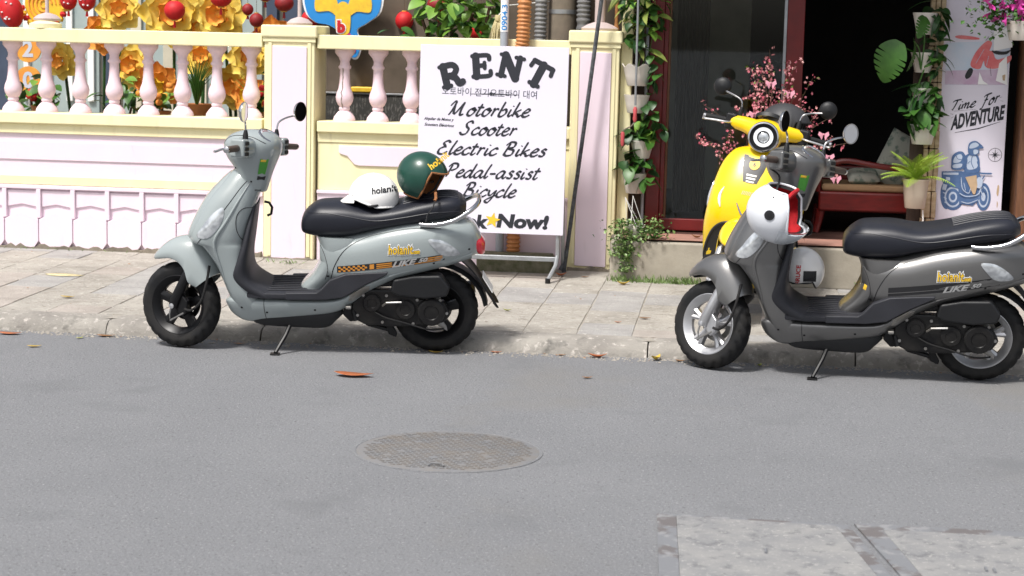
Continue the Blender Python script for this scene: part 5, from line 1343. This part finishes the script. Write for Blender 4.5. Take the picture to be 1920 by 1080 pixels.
# ------------------------------------------------------------------ right hand rack by the bamboo column
RR = 'pots beside the bamboo column'
for i, (lab, x, z0, z1, rt, rb, mt) in enumerate((('white pot with dark leaves, topmost beside the bamboo column', 2.315, 1.745, 1.885, .078, .05, 'pot_white'), ('white pot under the large split leaf beside the bamboo column', 2.315, 1.50, 1.63, .078, .05, 'pot_white'), ('white pot half hidden in foliage beside the bamboo column', 2.32, 1.28, 1.40, .07, .045, 'pot_white'), ('white pot above the yellow green fern beside the bamboo column', 2.335, 1.035, 1.165, .09, .065, 'pot_white'))):
    t = rack_pot(lab, x, 2.72, z0, z1, rt, rb, mt, RR)
    leafy(t, ['pothos_dark', 'pothos', 'long_dark'] if i != 3 else ['pothos', 'broad', 'pothos_dark'], (24, 22, 40, 46)[i], ((.07, -.02, .10), (.08, -.02, .10), (.02, -.03, .08), (.0, -.02, .19))[i], ((.06, .05, .16), (.05, .05, .12), (.11, .05, .12), (.12, .06, .10))[i])
MB().box((-.075, .03, .62), (.13, .02, 1.5)).build('rack_panel', M['wood_dark'], colm, 0, .003)
# split leaf plant
def monstera(L, Wd):
    pts = []; n = 40
    for i in range(n + 1):
        t = i / n; w = Wd * .5 * (math.sin(math.pi * min(1, t * .97 + .03)) ** .6) * (1.15 - .35 * t)
        if i % 5 in (3,) and .25 < t < .9: w *= .45
        pts.append((t * L - .12 * L * (1 - t) ** 3, w))
    vs = []; fs = []
    for i, (x, w) in enumerate(pts):
        z = -.35 * L * (x / L) ** 2
        vs += [(x, -w, z + .12 * w), (x, 0, z), (x, w, z + .12 * w)]
    for i in range(n): a = 3 * i; fs += [(a, a + 1, a + 4, a + 3), (a + 1, a + 2, a + 5, a + 4)]
    return MB().add(vs, fs)
t = thing('split_leaf_plant', 'split leaf plant holding out large glossy leaves before the dark doorway', 'plant', (2.30, 2.66, 1.50))
for (p, rot, L, w) in (((-.16, -.08, .17), (R(-62), R(62), R(178)), .25, .24), ((-.06, -.06, .20), (R(-50), R(75), R(-60)), .19, .17), ((.0, -.05, .35), (R(-40), R(50), R(-100)), .14, .11)):
    me = monstera(L, w).mesh('leaf', M['leaf'], 60); o = link('leaf', me, t); o.location = p; o.rotation_euler = Euler(rot)
stems(t, [[(.0, 0, .02), (-.04, -.03, .12), (-.16, -.08, .17)], [(0, 0, .02), (-.02, -.02, .15), (-.06, -.06, .20)], [(.02, 0, .02), (-.02, -.02, -.1), (-.07, -.02, -.25)], [(0, 0, .02), (.01, -.03, .2), (0, -.05, .35)]], .005)
# fern
t = thing('fern', 'yellow green fern in a tan pot beside the bamboo column', 'potted plant', (2.30, 2.60, .625))
pot(t, 0, .19, .085, .065, 'pot_tan')
for k in range(20):
    a = 2 * math.pi * k / 20 + rnd.uniform(-.2, .2); L = rnd.uniform(.20, .30); el_ = rnd.uniform(.45, 1.5); mb = MB(); pts = []
    for i in range(23):
        q = i / 22; r_ = L * q * math.cos(el_ * (1 - .35 * q)); z = .18 + L * q * math.sin(el_) - .15 * q * q * L / .25 * (1.3 - el_ * .7)
        pts.append(Vector((r_ * math.cos(a), r_ * math.sin(a), z)))
    mb.tube(pts, .0022, 4)
    for i in range(2, 23):
        d = (pts[i] - pts[i - 1]).normalized(); sd = d.cross(Vector((0, 0, 1))).normalized(); ll = .050 * math.sin(math.pi * (i / 23) ** .7) + .006
        for s in (1, -1):
            b = pts[i]; tip = b + sd * s * ll + d * ll * .45 - Vector((0, 0, ll * .2)); mb.add([b - d * .0032, b + d * .0032, tip + d * .0015, tip - d * .0015], [(0, 1, 2, 3)])
    mb.build('frond', M['leaf_fern'], t, 0)
MB().tube([(.05, -.02, -.01), (.055, -.03, -.07), (.05, -.03, -.16)], .005, 6).build('hook', M['rope'], t)
# petunia basket
t = thing('petunia_basket', 'white hanging pot of magenta petunias in front of the banner', 'potted plant', (2.88, 2.40, 1.72))
pot(t, 0, .12, .095, .07, 'pot_white')
for a_ in range(3): MB().tube([(.09 * math.cos(a_ * 2.1), .09 * math.sin(a_ * 2.1), .11), (0, 0, .72)], .002, 5).build('cord', M['rope'], t)
tag(small_foliage(420, lambda: (rnd.gauss(-.08, .11), rnd.gauss(-.03, .06), .13 + rnd.gauss(.03, .07)), 'leaf', (.012, .022)).build('foliage', M['leaf'], t, 0), kind='stuff')
fl_m = None
mb = MB(); n = 15; rg = []
for r_, z in ((.005, -.024), (.010, -.007), (.022, .0), (.033, .003)):
    rg.append([(r_ * (1 + (.12 * math.cos(5 * 2 * math.pi * j / n) if r_ > .01 else 0)) * math.cos(2 * math.pi * j / n), r_ * (1 + (.12 * math.cos(5 * 2 * math.pi * j / n) if r_ > .01 else 0)) * math.sin(2 * math.pi * j / n), z) for j in range(n)])
fl_m = mb.loft(rg, False).mesh('flower', M['petunia'], 60)
for _ in range(38):
    o = link('flower', fl_m, t); o.location = (rnd.uniform(-.24, .14), rnd.uniform(-.13, -.03), .15 + rnd.uniform(-.04, .14)); o.rotation_euler = Euler((R(60) + rnd.gauss(0, .4), rnd.gauss(0, .4), rnd.uniform(0, 6)))
# ------------------------------------------------------------------ blossom tree in front of the glass door
t = thing('blossom_tree', 'peach tree covered in small pink blossoms standing before the glass door', 'tree', (1.36, 2.62, .392))
pot(t, 0, .22, .15, .11, 'pot_tan')
MB().tube([(0, 0, .18), (.02, 0, .3), (0, .01, .42)], [.02, .017, .013], 8).build('trunk', M['twig'], t)
tips = []; br = []
for k in range(48):
    a = rnd.uniform(0, 2 * math.pi); sp_ = rnd.uniform(.08, .56); h = rnd.uniform(.5, 1.25) * (1 - .28 * (sp_ / .5) ** 2)
    p0 = Vector((rnd.uniform(-.01, .02), 0, rnd.uniform(.28, .42))); p3 = Vector((math.cos(a) * sp_ * 1.05 + .06, math.sin(a) * sp_ * .38 - .02, h))
    p1 = p0.lerp(p3, .35) + Vector((math.cos(a) * .05, 0, -.03)); p2 = p0.lerp(p3, .7) + Vector((rnd.gauss(0, .02), rnd.gauss(0, .02), .02))
    pts = cr([tuple(p0), tuple(p1), tuple(p2), tuple(p3)], 6); br.append(pts)
    MB().tube(pts, [.006 - .0045 * i / (len(pts) - 1) for i in range(len(pts))], 5).build('branch', M['twig'], t)
def blossoms(n, r):
    mb = MB()
    for _ in range(n):
        pts = rnd.choice(br); q = Vector(rnd.choice(pts[8:])) + Vector((rnd.gauss(0, .018), rnd.gauss(0, .018), rnd.gauss(0, .018))); s = rnd.uniform(*r)
        E_ = Euler((rnd.uniform(0, 6), rnd.uniform(0, 6), rnd.uniform(0, 6))).to_matrix().to_4x4()
        vs = [(0, 0, -.3 * s)]
        for k in range(10): w = s * (1 if k % 2 == 0 else .55); vs.append((w * math.cos(k * .628), w * math.sin(k * .628), .15 * s))
        mb.add(vs, [(0, 1 + k, 1 + (k + 1) % 10) for k in range(10)], Matrix.Translation(q) @ E_)
    return mb
tag(blossoms(1000, (.008, .014)).build('blossoms', M['blossom'], t, 0), kind='stuff'); tag(blossoms(620, (.009, .016)).build('blossoms', M['blossom_pale'], t, 0), kind='stuff')
tag(small_foliage(160, lambda: Vector(rnd.choice(rnd.choice(br)[6:])) + Vector((rnd.gauss(0, .02), rnd.gauss(0, .02), 0)), 'leaf', (.008, .014)).build('buds', M['leaf_lime'], t, 0), kind='stuff')
for (x, z) in ((.10, .96), (-.12, .82), (.02, .80), (.33, .70), (.37, .56), (-.02, 1.02), (.42, .42)):
    mb = MB()
    for s in (1, -1): mb.add([(0, 0, 0), (s * .03, -.01, .018), (s * .036, -.004, -.004), (s * .022, -.012, -.018), (s * .012, -.005, -.04)], [(0, 1, 2, 3), (0, 3, 4)])
    mb.sphere((0, -.006, 0), .007, 8); mb.build('ribbon_bow', M['bow'], t, 50).location = (x, -.14, z)
# ------------------------------------------------------------------ red bench with cushions inside the shop
t = thing('wooden_bench', 'dark red carved wooden bench with tan seat pad inside the open doorway', 'bench', (2.10, 3.40, FZ))
MB().box((0, 0, .22), (.80, .5, .14)).build('seat_frame', M['bench_red'], t, 0, .02)
MB().box((.0, -.02, .315), (.76, .46, .05)).build('seat_pad', M['cushion_tan'], t, 0, .02)
for s in (-1, 1):
    MB().tube(cr([(s * .40, -.25, .46), (s * .40, -.1, .47), (s * .40, .1, .44), (s * .40, .25, .50)], 4), .025, 8).build('arm_rest', M['bench_red'], t)
    for y in (-.2, .2): MB().tube([(s * .38, y, .16), (s * .39, y, .08), (s * .41, y - .02, .0)], [.035, .028, .025], 8).build('leg', M['bench_red'], t)
    MB().tube([(s * .40, -.2, .28), (s * .40, -.2, .46)], .02, 8).build('arm_post', M['bench_red'], t)
MB().tube(cr([(-.42, -.26, .42), (-.25, -.27, .50), (.0, -.27, .47), (.25, -.27, .45), (.42, -.26, .47)], 5), .02, 8).build('front_rail', M['bench_red'], t)
MB().box((0, .26, .36), (.82, .05, .16)).build('backrest', M['bench_red'], t, 0, .02)
def cushion(lab, loc, rot, s, m):
    n = 12; vs = []; fs = []
    for k in (1, -1):
        b = len(vs)
        for i in range(n + 1):
            for j in range(n + 1):
                u, v = -1 + 2 * i / n, -1 + 2 * j / n; vs.append((u * s[0], k * s[1] * ((1 - u ** 4) * (1 - v ** 4)) ** .5, v * s[2]))
        for i in range(n):
            for j in range(n): a = b + i * (n + 1) + j; fs.append((a, a + 1, a + n + 2, a + n + 1))
    o = MB().add(vs, fs).build('cushion', M[m], None, 60); o.location = loc; o.rotation_euler = Euler(rot); tag(o, lab, 'cushion', 'cushions on the red bench')
cushion('pale leaf patterned cushion leaning upright on the red bench', (2.24, 3.36, FZ + .50), (R(-12), R(28), R(10)), (.13, .06, .19), 'pillow')
cushion('small rolled patterned cushion lying low on the red bench', (2.00, 3.24, FZ + .39), (R(-60), 0, R(10)), (.11, .05, .06), 'pillow')
# ------------------------------------------------------------------ yard decorations behind the balustrade
LG = 'red lanterns strung over the yard'
def lantern(label, x, z, r, y=3.6, m='lantern', ez=.85, tilt=0., marks=False):
    t = thing('lantern', label, 'lantern', (x, y, z), 0, LG); t.rotation_euler = (0, tilt, 0)
    n = 24; rg = []
    for i in range(1, 12):
        a = math.pi * i / 12; rg.append([(r * math.sin(a) * (1 + .025 * math.cos(12 * 2 * math.pi * j / n)) * math.cos(2 * math.pi * j / n), r * math.sin(a) * (1 + .025 * math.cos(12 * 2 * math.pi * j / n)) * math.sin(2 * math.pi * j / n), -r * ez * math.cos(a)) for j in range(n)])
    MB().loft(rg).build('paper_globe', M[m], t, 50)
    for s in (1, -1): MB().lathe([(r * .30, s * r * ez * .93), (r * .30, s * r * ez * 1.06)], 14).build('gold_collar', M['gold'], t)
    MB().tube([(0, 0, -r * ez), (0, 0, -r * ez - r * .7)], [.006, .012], 6).build('tassel', M[m], t)
    MB().tube([(0, 0, r * ez), (0, 0, 2.6 - z)], .0015, 4).build('string', M['twig'], t)
    if marks:
        for k in range(7):
            a = -1.57 + rnd.uniform(-.5, .5); zz = rnd.uniform(-.5, .5) * r * ez; q = r * 1.035 * math.sqrt(max(.1, 1 - (zz / (r * ez)) ** 2))
            MB().sphere((q * math.cos(a), q * math.sin(a), zz), .009, 6).build('white_mark', M['card'], t)
lantern('long red lantern with white marks hanging tilted over the left wall', -4.22, 1.77, .085, m='lantern', ez=1.5, tilt=-.25, marks=True)
lantern('red lantern with white marks beside the gold medallion', -3.78, 1.86, .062, ez=1.2, marks=True)
lantern('red lantern with white marks next to the yellow paper flowers', -3.64, 1.86, .062, ez=1.2, marks=True)
lantern('bright round red lantern in front of the yellow paper flowers', -2.93, 1.80, .075, y=3.45, ez=.95)
lantern('round red lantern above the rightmost yellow paper flower', -2.63, 1.90, .08)
lantern('small dark red lantern above another beside the wall pillar', -2.43, 1.82, .042, m='lantern_dark', ez=1.)
lantern('small dark red lantern below another beside the wall pillar', -2.365, 1.745, .052, m='lantern_dark', ez=1.)
lantern('dark red lantern partly behind the thin pillar post', -2.16, 1.87, .07, m='lantern_dark')
lantern('bright red lantern just right of the thin pillar post', -1.965, 1.765, .065, ez=.9)
lantern('round red lantern hanging between the blue board and the leafy shrub', -1.275, 1.765, .065, ez=1.05)
lantern('dark red lantern half hidden at the top of the leafy shrub', -1.03, 1.88, .08, m='lantern_dark')
lantern('red lantern low behind the leafy shrub near the conduit', -.72, 1.70, .085)
lantern('dark red lantern high above the lamp post rail', -2.30, 1.93, .06, m='lantern_dark')
o = MB().tube([(-6.5, 3.6, 2.62), (-4, 3.6, 2.60), (-2, 3.6, 2.60), (-.16, 3.44, 2.64)], .004, 6).build('lantern_wire', M['cable'], None); tag(o, 'thin black wire carrying the red lanterns across the yard', 'wire')
# gold medallion
t = thing('gold_medallion', 'round gold festival medallion with red and yellow flowers by the left lamp post', 'decoration', (-4.02, 3.75, 1.83))
MB().lathe([(.0, .012), (.15, .012), (.155, .0), (.15, -.012), (.0, -.012)], 32, Matrix.Rotation(math.pi / 2, 4, 'X'), False).build('disc', M['decal_yellow'], t)
for k in range(4): MB().tube([(.03 * (k + 1) * math.cos(a * .5), -.016, .03 * (k + 1) * math.sin(a * .5)) for a in range(0, 11)], .006, 5).build('swirl', M['paper_orange'], t)
for k in range(12): MB().sphere((.17 * math.cos(-.2 - k * .25), -.03, .17 * math.sin(-.2 - k * .25)), .028, 8).build('flower_ball', M['lantern'] if k % 2 else M['decal_yellow'], t)
MB().tube([(0, .015, 0), (0, .02, -1.71)], .012, 6).build('stake', M['wood_brown'], t)
# giant paper flowers: each petal a part
def paper_flower(label, x, y, z, r, m='paper_yellow', core='paper_orange'):
    t = thing('paper_flower', label, 'paper flower', (x, y, z), 0, 'giant yellow paper flowers'); t.rotation_euler = (R(rnd.uniform(-12, 12)), 0, R(rnd.uniform(-15, 15)))
    for ring, (n, rr, L, op) in enumerate(((8, .25, .85, .25), (7, .15, .65, .7), (6, .08, .42, 1.15))):
        n5 = 6; vs = []; fs = []
        for i in range(n5 + 1):
            q = i / n5; w = r * .42 * math.sin(math.pi * (.12 + .80 * q)) ** .8
            for j in range(5):
                v = -1 + j / 2; vs.append((v * w, -r * (.25 * q * op + .10 * v * v * q) - .02 * ring + r * .12 * math.sin(q * 3) * .4, r * (rr + L * q * math.cos(op * .7)) - r * .1 * v * v * q))
        for i in range(n5):
            for j in range(4): a = i * 5 + j; fs.append((a, a + 1, a + 6, a + 5))
        me = MB().add(vs, fs).mesh('petal', M[m if ring < 2 else core], 60)
        for k in range(n): o = link('petal', me, t); o.rotation_euler = Euler((0, 2 * math.pi * (k + .5 * ring) / n, 0))
    MB().sphere((0, -r * .2, 0), (r * .14, r * .1, r * .14), 12).build('heart', M[core], t)
    MB().tube([(0, .03, 0), (0, .05, -z + .12)], .012, 6).build('stalk', M['leaf_dark'], t)
paper_flower('yellow paper flower with dark orange heart nearest the blue door posts', -3.53, 4.0, 1.80, .17)
paper_flower('large yellow paper flower behind the bright round lantern', -3.13, 4.05, 1.79, .25)
paper_flower('large yellow paper flower rightmost above the balustrade rail', -2.74, 4.0, 1.79, .22)
paper_flower('orange hearted paper flower low behind the left balusters', -3.16, 3.8, 1.25, .17, 'paper_orange', 'decal_yellow')
paper_flower('yellow paper flower between the balusters above the grassy pot', -2.85, 3.9, 1.47, .17)
paper_flower('yellow paper flower between the last balusters before the pillar', -2.50, 3.9, 1.47, .16)
paper_flower('yellow paper flower low behind the balusters beside the numbered discs', -3.95, 3.9, 1.42, .15)
paper_flower('orange paper flower low behind the balusters nearest the wall pillar', -2.45, 3.75, 1.20, .14, 'paper_orange', 'decal_yellow')
paper_flower('yellow paper flower at the top left edge beyond the long lantern', -4.75, 4.0, 1.72, .17)
paper_flower('yellow paper flower filling the gap between two larger ones above the rail', -2.93, 4.15, 1.66, .20)
paper_flower('orange paper flower between the blue door posts and the first yellow flower', -3.72, 4.2, 1.62, .16, 'paper_orange', 'decal_yellow')
paper_flower('yellow paper flower behind the middle balusters above the leafy bush', -3.42, 4.0, 1.38, .18)
paper_flower('yellow paper flower behind the balusters low beside the grassy pot', -2.66, 4.05, 1.25, .17)
paper_flower('orange paper flower high beside the wall pillar and dark lanterns', -2.38, 4.1, 1.62, .16, 'paper_orange', 'decal_yellow')
for lab, x, y, z in (('green leafy bush low behind the numbered discs', -4.05, 3.6, 1.15), ('green leafy bush between the middle balusters', -3.35, 3.55, 1.12), ('green leafy bush behind the wall pillar', -2.15, 3.7, 1.30)):
    t = thing('yard_bush', lab, 'bush', (x, y, .12)); stems(t, [[(0, 0, 0), (.02, 0, .5), (-.03, 0, z - .1)], [(0, 0, 0), (-.04, 0, .5), (.06, 0, z - .15)]], .01, 'twig')
    leafy(t, ['broad', 'broad_lime', 'pothos_lime'], 42, (0, 0, z - .1), (.2, .12, .16), s=(.6, 1.))
# numbered discs
for lab, x, z, d_ in (('round orange disc with a blue figure two behind the balusters', -4.33, 1.49, '2'), ('round orange disc with a white figure nought behind the balusters', -4.33, 1.25, '0')):
    t = thing('number_disc', lab, 'sign', (x, 4.2, z)); MB().lathe([(0, .008), (.105, .008), (.105, -.008), (0, -.008)], 28, Matrix.Rotation(math.pi / 2, 4, 'X'), False).build('disc', M['paper_orange'], t)
    v_, f_ = text_mb(d_, .17, .006, align='CENTER'); mb = MB(); flat(mb, (v_, f_), Matrix.Translation((0, -.011, -.058)) @ Matrix.Rotation(math.pi / 2, 4, 'X')); mb.build('figure', M['photo_blue'], t, 0)
    MB().tube([(0, .012, .1), (0, .012, .12 - z)], .008, 6).build('stake', M['rope'], t)
# blue wing shaped board (plain)
t = thing('wing_board', 'blue wing shaped board with white edge and yellow patches over the wall', 'board', (-1.70, 3.5, 1.72))
wg = cr([(-.26, .24), (-.27, .10), (-.20, .02), (-.10, .0), (-.02, -.06), (.04, -.20), (.10, -.22), (.13, -.12), (.10, -.03), (.17, .02), (.26, .10), (.25, .26), (0, .30)], 4, True)
MB().prism([(x * 1.06, z * 1.06) for x, z in wg], .0, .012).build('white_backing', M['card'], t, 0)
MB().prism(wg, -.008, -.001).build('blue_face', M['board_blue'], t, 0)
for s in (-1, 1): MB().prism(cr([(s * .03, .06), (s * .10, .10), (s * .2, .10), (s * .19, .21), (s * .06, .2)], 4, True), -.014, -.009).build('yellow_patch', M['decal_yellow'], t, 0)
MB().prism(cr([(-.03, -.02), (.04, -.04), (.09, -.14), (.09, -.19), (.05, -.16), (.0, -.08)], 4, True), -.014, -.009).build('pink_patch', M['board_pink'], t, 0)
MB().prism(cr([(-.045, -.05), (.045, -.05), (.05, .12), (0, .17), (-.05, .12)], 4, True), -.016, -.010).build('yellow_patch', M['decal_yellow'], t, 0)
v_, f_ = text_mb('b', .11, .007, align='CENTER'); mb = MB(); flat(mb, (v_, f_), Matrix.Translation((-.012, -.0225, -.045)) @ Matrix.Rotation(math.pi / 2, 4, 'X')); mb.build('letter_b', M['lantern'], t, 0)
v_, f_ = text_mb('b', .11, .014, align='CENTER'); mb = MB(); flat(mb, (v_, f_), Matrix.Translation((-.012, -.0195, -.045)) @ Matrix.Rotation(math.pi / 2, 4, 'X')); mb.build('letter_outline', M['card'], t, 0)
MB().tube([(0, .02, -.2), (0, .02, -1.6)], .012, 6).build('stake', M['galv'], t)
# leafy shrub over the wall
t = thing('leafy_shrub', 'leafy green shrub with broad leaves rising over the wall left of the conduit', 'shrub', (-.83, 3.25, .12))
stems(t, [[(0, .1, 0), (.02, .05, .8), (-.05, 0, 1.6)], [(0, .1, 0), (-.06, .05, .9), (.10, 0, 1.7)], [(0, .1, .3), (.1, .05, 1.2), (.22, 0, 1.75)], [(0, .1, .3), (-.12, .05, 1.2), (-.28, 0, 1.72)]], .012, 'twig')
leafy(t, ['broad_lime', 'broad', 'broad_lime'], 95, (.0, -.02, 1.74), (.33, .15, .17), s=(.7, 1.15))
leafy(t, ['broad'], 26, (-.12, .0, 1.55), (.4, .1, .12), s=(.6, 1.))
# straw bundle
t = thing('straw_bundle', 'pale straw brush bundle hanging behind the rail beside the grey pipe', 'brush', (-.53, 3.12, 1.62))
for k in range(34):
    a = rnd.uniform(-.09, .09); MB().tube([(0 + a * .12, rnd.uniform(-.02, .02), .19), (a * .55, rnd.uniform(-.03, .03), .1), (a, rnd.uniform(-.04, .04), -.06)], .0045, 5).build('straw', M['straw'], t)
MB().lathe([(.022, 0), (.026, .02), (.022, .04)], 12, Matrix.Translation((0, 0, .155))).build('binding', M['straw'], t)
MB().tube([(0, 0, .19), (.05, .02, .26), (.33, .28, .30)], .004, 5).build('cord', M['rope'], t)
# yard plants between the balusters
def grass_pot(label, x, y, z, n, h, m, spread=.12):
    t = thing('yard_plant', label, 'potted plant', (x, y, .12)); pot(t, z - .12 - .2, z - .12, .11, .08, 'conduit_orange'); MB().lathe([(.1, 0), (.1, z - .33)], 16).build('plinth', M['concrete'], t)
    for k in range(n):
        a = rnd.uniform(0, 6.28); q = rnd.uniform(.3, 1) * spread; hh = h * rnd.uniform(.6, 1)
        MB().tube([(0, 0, z - .15), (q * .5 * math.cos(a), q * .5 * math.sin(a), z - .12 + hh * .6), (q * 1.4 * math.cos(a), q * 1.4 * math.sin(a), z - .12 + hh)], [.004, .0035, .001], 4).build('blade', M[m], t)
grass_pot('grassy plant with thin upright blades in an orange pot behind the balusters', -2.72, 3.3, 1.14, 46, .36, 'leaf')
grass_pot('small grassy plant in an orange pot close to the wall pillar', -2.32, 3.45, 1.08, 26, .28, 'leaf_lime')
def flower_pot(label, x, y, z, m):
    t = thing('yard_plant', label, 'potted plant', (x, y, .12)); pot(t, z - .12 - .16, z - .12, .09, .07, 'conduit_orange'); MB().lathe([(.09, 0), (.09, z - .29)], 16).build('plinth', M['concrete'], t)
    leafy(t, ['broad', 'pothos_lime'], 22, (0, 0, z - .05), (.14, .1, .09)); 
    for _ in range(9): MB().sphere((rnd.uniform(-.12, .12), rnd.uniform(-.1, .02), z - .07 + rnd.uniform(0, .14)), (.028, .022, .026), 10).build('flower', M[m], t)
flower_pot('pot of red flowers just left of the wall pillar', -2.20, 3.25, 1.10, 'lantern')
flower_pot('pot of red flowers behind the leftmost balusters', -3.90, 3.4, 1.09, 'lantern')
flower_pot('leafy pot with orange flowers between the balusters', -3.02, 3.35, 1.08, 'paper_orange')
# ------------------------------------------------------------------ fallen leaves, each one a thing
def fallen(x, y, z, L, m, rz, curl, lab):
    n = 8; vs = []; fs = []
    for i in range(n + 1):
        q = i / n; w = L * .24 * math.sin(math.pi * q ** .85) ** .9
        if i == n: w = 0.0004
        zz = curl * L * (4 * (q - .5) ** 2) * .35
        vs += [(L * (q - .5), -w, zz + curl * w * .9), (L * (q - .5), 0, zz + .001), (L * (q - .5), w, zz + curl * w * .7)]
    for i in range(n): a = 3 * i; fs += [(a, a + 1, a + 4, a + 3), (a + 1, a + 2, a + 5, a + 4)]
    o = MB().add(vs, fs).build('fallen_leaf', M[m], None, 60); o.location = (x, y, z + .003); o.rotation_euler = (0, 0, rz)
    sol = o.modifiers.new('thickness', 'SOLIDIFY'); sol.thickness = .0012
    tag(o, lab, 'leaf', 'fallen leaves')
for (x, y, L, m, rz, c, lab) in (
    (-2.46, -.49, .075, 'fall_yellow', .3, .3, 'yellow curled leaf on the asphalt left of the sage scooter'),
    (-2.22, -.07, .10, 'fall_brown', .1, .25, 'brown leaf at the kerb foot left of the sage scooter'),
    (-2.74, -.13, .13, 'fall_orange', .0, .2, 'long tan leaf lying at the kerb foot far left of the sage scooter'),
    (-2.33, -.17, .05, 'fall_green', 1.0, .3, 'small pale leaf by the kerb beside the brown leaf'),
    (-.67, -.90, .20, 'fall_orange', -.05, .26, 'large orange leaf lying flat on the road between kerb and manhole'),
    (.46, -.67, .055, 'fall_brown', .4, .4, 'small brown leaf on the open road between the two parked scooters'),
    (-.39, -.13, .075, 'fall_yellow', .2, .4, 'yellow leaf lying under the rear tyre of the sage scooter'),
    (.46, -.05, .10, 'fall_orange', .1, .6, 'large curled tan leaf standing at the kerb between the scooters'),
    (.77, -.05, .085, 'fall_yellow', 1.1, .9, 'crumpled golden leaf at the kerb near the graphite front wheel'),
    (.27, -.04, .045, 'fall_brown', .3, .4, 'small dark leaf at the kerb beside the curled tan leaf'),
    (.90, -.06, .06, 'fall_brown', .0, .4, 'dark brown leaf in the shade beside the graphite front wheel'),
    (1.31, -.10, .045, 'fall_green', 1.2, .9, 'tiny green leaf in the shade under the graphite scooter'),
    (-1.46, -.13, .06, 'fall_brown', .2, .3, 'small brown leaf under the sage scooter footboard'),
    (-.08, -.04, .06, 'fall_orange', .05, .3, 'thin tan leaf at the kerb just behind the sage rear wheel')):
    fallen(x, y, 0, L, m, rz, c, lab)
for (x, y, L, m, rz, c, lab) in (
    (-2.72, .70, .085, 'fall_yellow', .1, .3, 'yellow leaf on the paving left of the sage scooter'),
    (-.14, .87, .05, 'fall_green', .1, .7, 'small yellow green leaf on the paving right of the sage scooter'),
    (.45, 2.11, .085, 'fall_yellow', .4, .8, 'curled golden leaf on the paving before the step'),
    (.66, .80, .07, 'fall_brown', .1, .3, 'flat brown leaf on the paving near the graphite front wheel'),
    (.52, .62, .04, 'fall_orange', .2, .5, 'tiny tan leaf on the paving between the scooters'),
    (.18, 2.38, .05, 'fall_brown', .2, .4, 'dark leaf on the paving at the foot of the right pillar'),
    (-3.07, 1.58, .26, 'straw', -.04, .0, 'long pale straw lying on the paving at the left'),
    (.02, 2.40, .08, 'fall_orange', .5, .8, 'rusty curled leaf at the foot of the guy cable')):
    fallen(x, y, swz(y), L, m, rz, c, lab)
fallen(.90, 2.45, .391, .07, 'fall_brown', .1, .9, 'curled brown leaf lying on the tiled step before the door')

lt = MB()
for _ in range(150):
    x = rnd.uniform(-4.2, 4.0); y = -abs(rnd.gauss(0, .05)) - .004 if rnd.random() < .6 else rnd.uniform(.2, 2.7); z = .002 if y < 0 else swz(y) + .002; q = rnd.uniform(.004, .012)
    lt.add([(-q, 0, 0), (0, -q * .5, q * .3), (q, 0, q * .2), (0, q * .5, .0)], [(0, 1, 2), (0, 2, 3)], Matrix.Translation((x, y, z)) @ Matrix.Rotation(rnd.uniform(0, 6.3), 4, 'Z'))
tag(lt.build('leaf_litter', M['fall_brown'], None, 0), 'tiny brown leaf crumbs scattered over gutter and paving', 'litter', kind='stuff')
